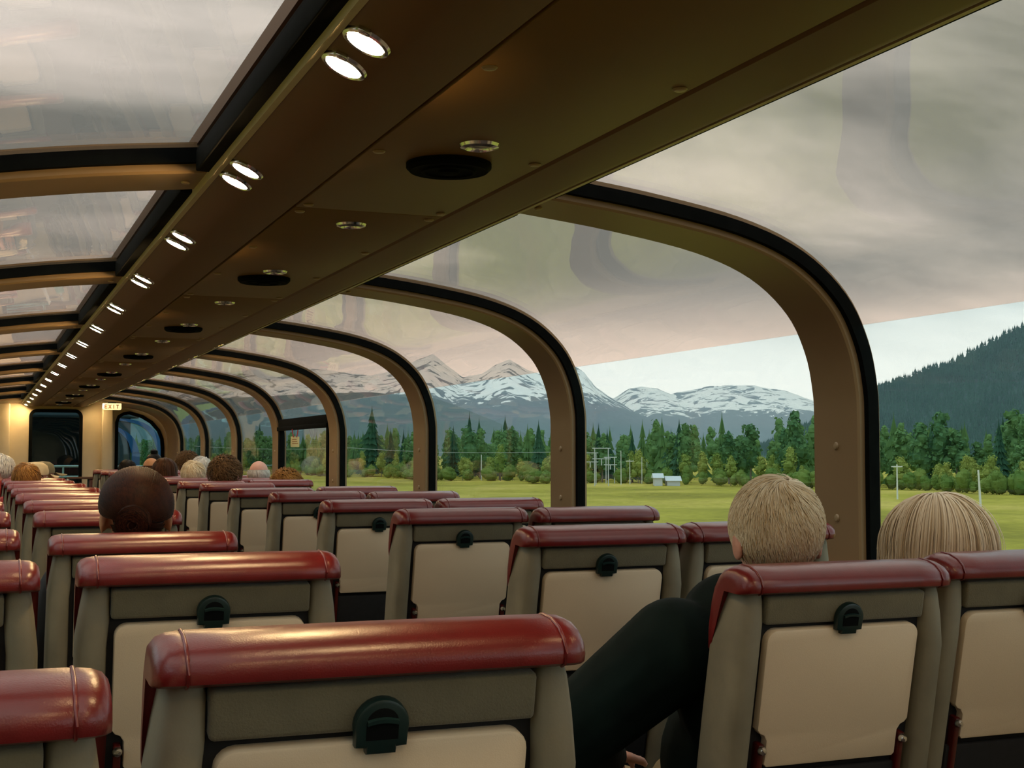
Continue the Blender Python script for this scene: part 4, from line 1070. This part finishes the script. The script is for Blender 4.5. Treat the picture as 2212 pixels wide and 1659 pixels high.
# poles, substation, sheds
M_pole = mat('weathered_pale_pole', (.62, .62, .58), .8, var=.1); M_galv = mat('galvanised_steel', (.50, .53, .54), .5, var=.1)
def at(px, d): return VW((px - 1106) / FPX * d, d)
def pole(px, d, h, lab, lean=0, bar=True, r=.14):
    x, y = at(px, d); t = empty('utility_pole', (x, y, GZ), label=lab, cat='pole'); t.rotation_euler = (0, lean, 0)
    mobj('shaft', tube('shaft', [(0, 0, -.3), (0, 0, h)], [r, r * .7], 8), M_pole, t)
    if bar: mobj('crossarm', box('crossarm', -.8, .8, -.07, .07, h * .92, h * .92 + .14, .02), M_pole, t)
pole(1936, 165, 4.3, 'short pale utility pole in the meadow between window post and long-haired woman', 0, True, .11)
pole(2115, 140, 3.9, 'leaning pale pole in the meadow above the long-haired woman', -.06, False, .13)
pole(1040, 285, 5.5, 'lone pale post at the meadow edge between two window posts', 0, False, .14)
for px, d, h, w_ in ((1341, 240, 6.2, 'tallest'), (1360, 245, 4.6, 'only one with a crossarm'), (1386, 250, 5.0, 'second tallest without crossarm'), (1397, 252, 4.4, 'shortest')): pole(px, d, h, 'thin pale pole beside the substation frames, ' + w_ + ' of its cluster', 0, px == 1360, .09)
def hframe(px, d, w, h, lab, n=2):
    x, y = at(px, d); t = empty('steel_gantry', (x, y, GZ), -YAW, label=lab, cat='gantry')
    for i in range(n): mobj('leg', tube('leg', [(-w / 2 + w * i / (n - 1), 0, -.3), (-w / 2 + w * i / (n - 1), 0, h)], .09, 6), M_galv, t)
    for z in (h, h * .72): mobj('beam', tube('beam', [(-w / 2 - .4, 0, z), (w / 2 + .4, 0, z)], .08, 6), M_galv, t)
    for i in range(n - 1): mobj('insulator', tube('insulator', [(-w / 2 + w * (i + .5) / (n - 1), 0, h * .72), (-w / 2 + w * (i + .5) / (n - 1), 0, h * .55)], .10, 6), M_galv, t)
hframe(1262, 242, 4.2, 5.8, 'wide grey substation gantry with three legs at the meadow edge', 3); hframe(1299, 235, 2.4, 6.6, 'narrow grey substation gantry beside the wide one'); hframe(1318, 250, 1.6, 5.0, 'small grey gantry right of the substation frames')
hf = hframe(664, 95, 1.0, 2.9, 'white two-legged frame pole outside the emergency window')
def wire(p, q, sag, lab):
    P = [Vector(p).lerp(Vector(q), t) - Vector((0, 0, sag * 4 * t * (1 - t))) for t in np.linspace(0, 1, 13)]
    mobj('power_line', tube('power_line', P, .035, 5), M_galv, None, label=lab, cat='wire')
a0 = at(420, 330); a1 = at(760, 300); a2 = at(1260, 262)
wire((*a0, GZ + 7.6), (*a1, GZ + 7.0), .5, 'thin pale power line in front of the woods at the far bays'); wire((*a1, GZ + 7.0), (*a2, GZ + 6.2), .7, 'thin pale power line leading to the substation')
def shed(px, d, w, h, lab):
    x, y = at(px, d); t = empty('shed', (x, y, GZ), -YAW, label=lab, cat='shed')
    mobj('walls', box('walls', -w / 2, w / 2, -1.5, 1.5, -.2, h), M_galv, t)
    mobj('roof', loft_mesh('roof', [[(xx, -1.8, h), (xx, 0, h + .8), (xx, 1.8, h), (xx, 0, h - .02)] for xx in (-w / 2 - .3, w / 2 + .3)], ang=20), M_galv, t)
shed(1420, 232, 1.3, 1.5, 'small white shed at the meadow edge by the substation'); shed(1452, 232, 2.2, 1.0, 'low white shed half hidden in scrub')

# ------------------------------------------------------------------ haze over the distance
def haze():
    d0, d1, a = 420.0, 15500.0, 9000.0
    V = []
    for z in (GZ - 30, GZ + 1500):
        for (aa, dd) in ((-a, d0), (a, d0), (a, d1), (-a, d1)):
            x, y = VW(aa, dd); V.append((x, y, z))
    me = pydata('haze', V, [(3, 2, 1, 0), (4, 5, 6, 7), (0, 1, 5, 4), (1, 2, 6, 5), (2, 3, 7, 6), (3, 0, 4, 7)], False)
    m = bpy.data.materials.new('blue_air_haze'); m.use_nodes = True; nt = m.node_tree; nt.nodes.clear()
    o = nt.nodes.new('ShaderNodeOutputMaterial'); v = nt.nodes.new('ShaderNodeVolumeScatter'); v.inputs['Color'].default_value = (.68, .84, 1.0, 1); v.inputs['Density'].default_value = 8.0e-5
    nt.links.new(v.outputs[0], o.inputs['Volume'])
    mobj('haze', me, m, None, label='thin blue air haze in front of the mountains', cat='haze', kind='stuff')
haze()
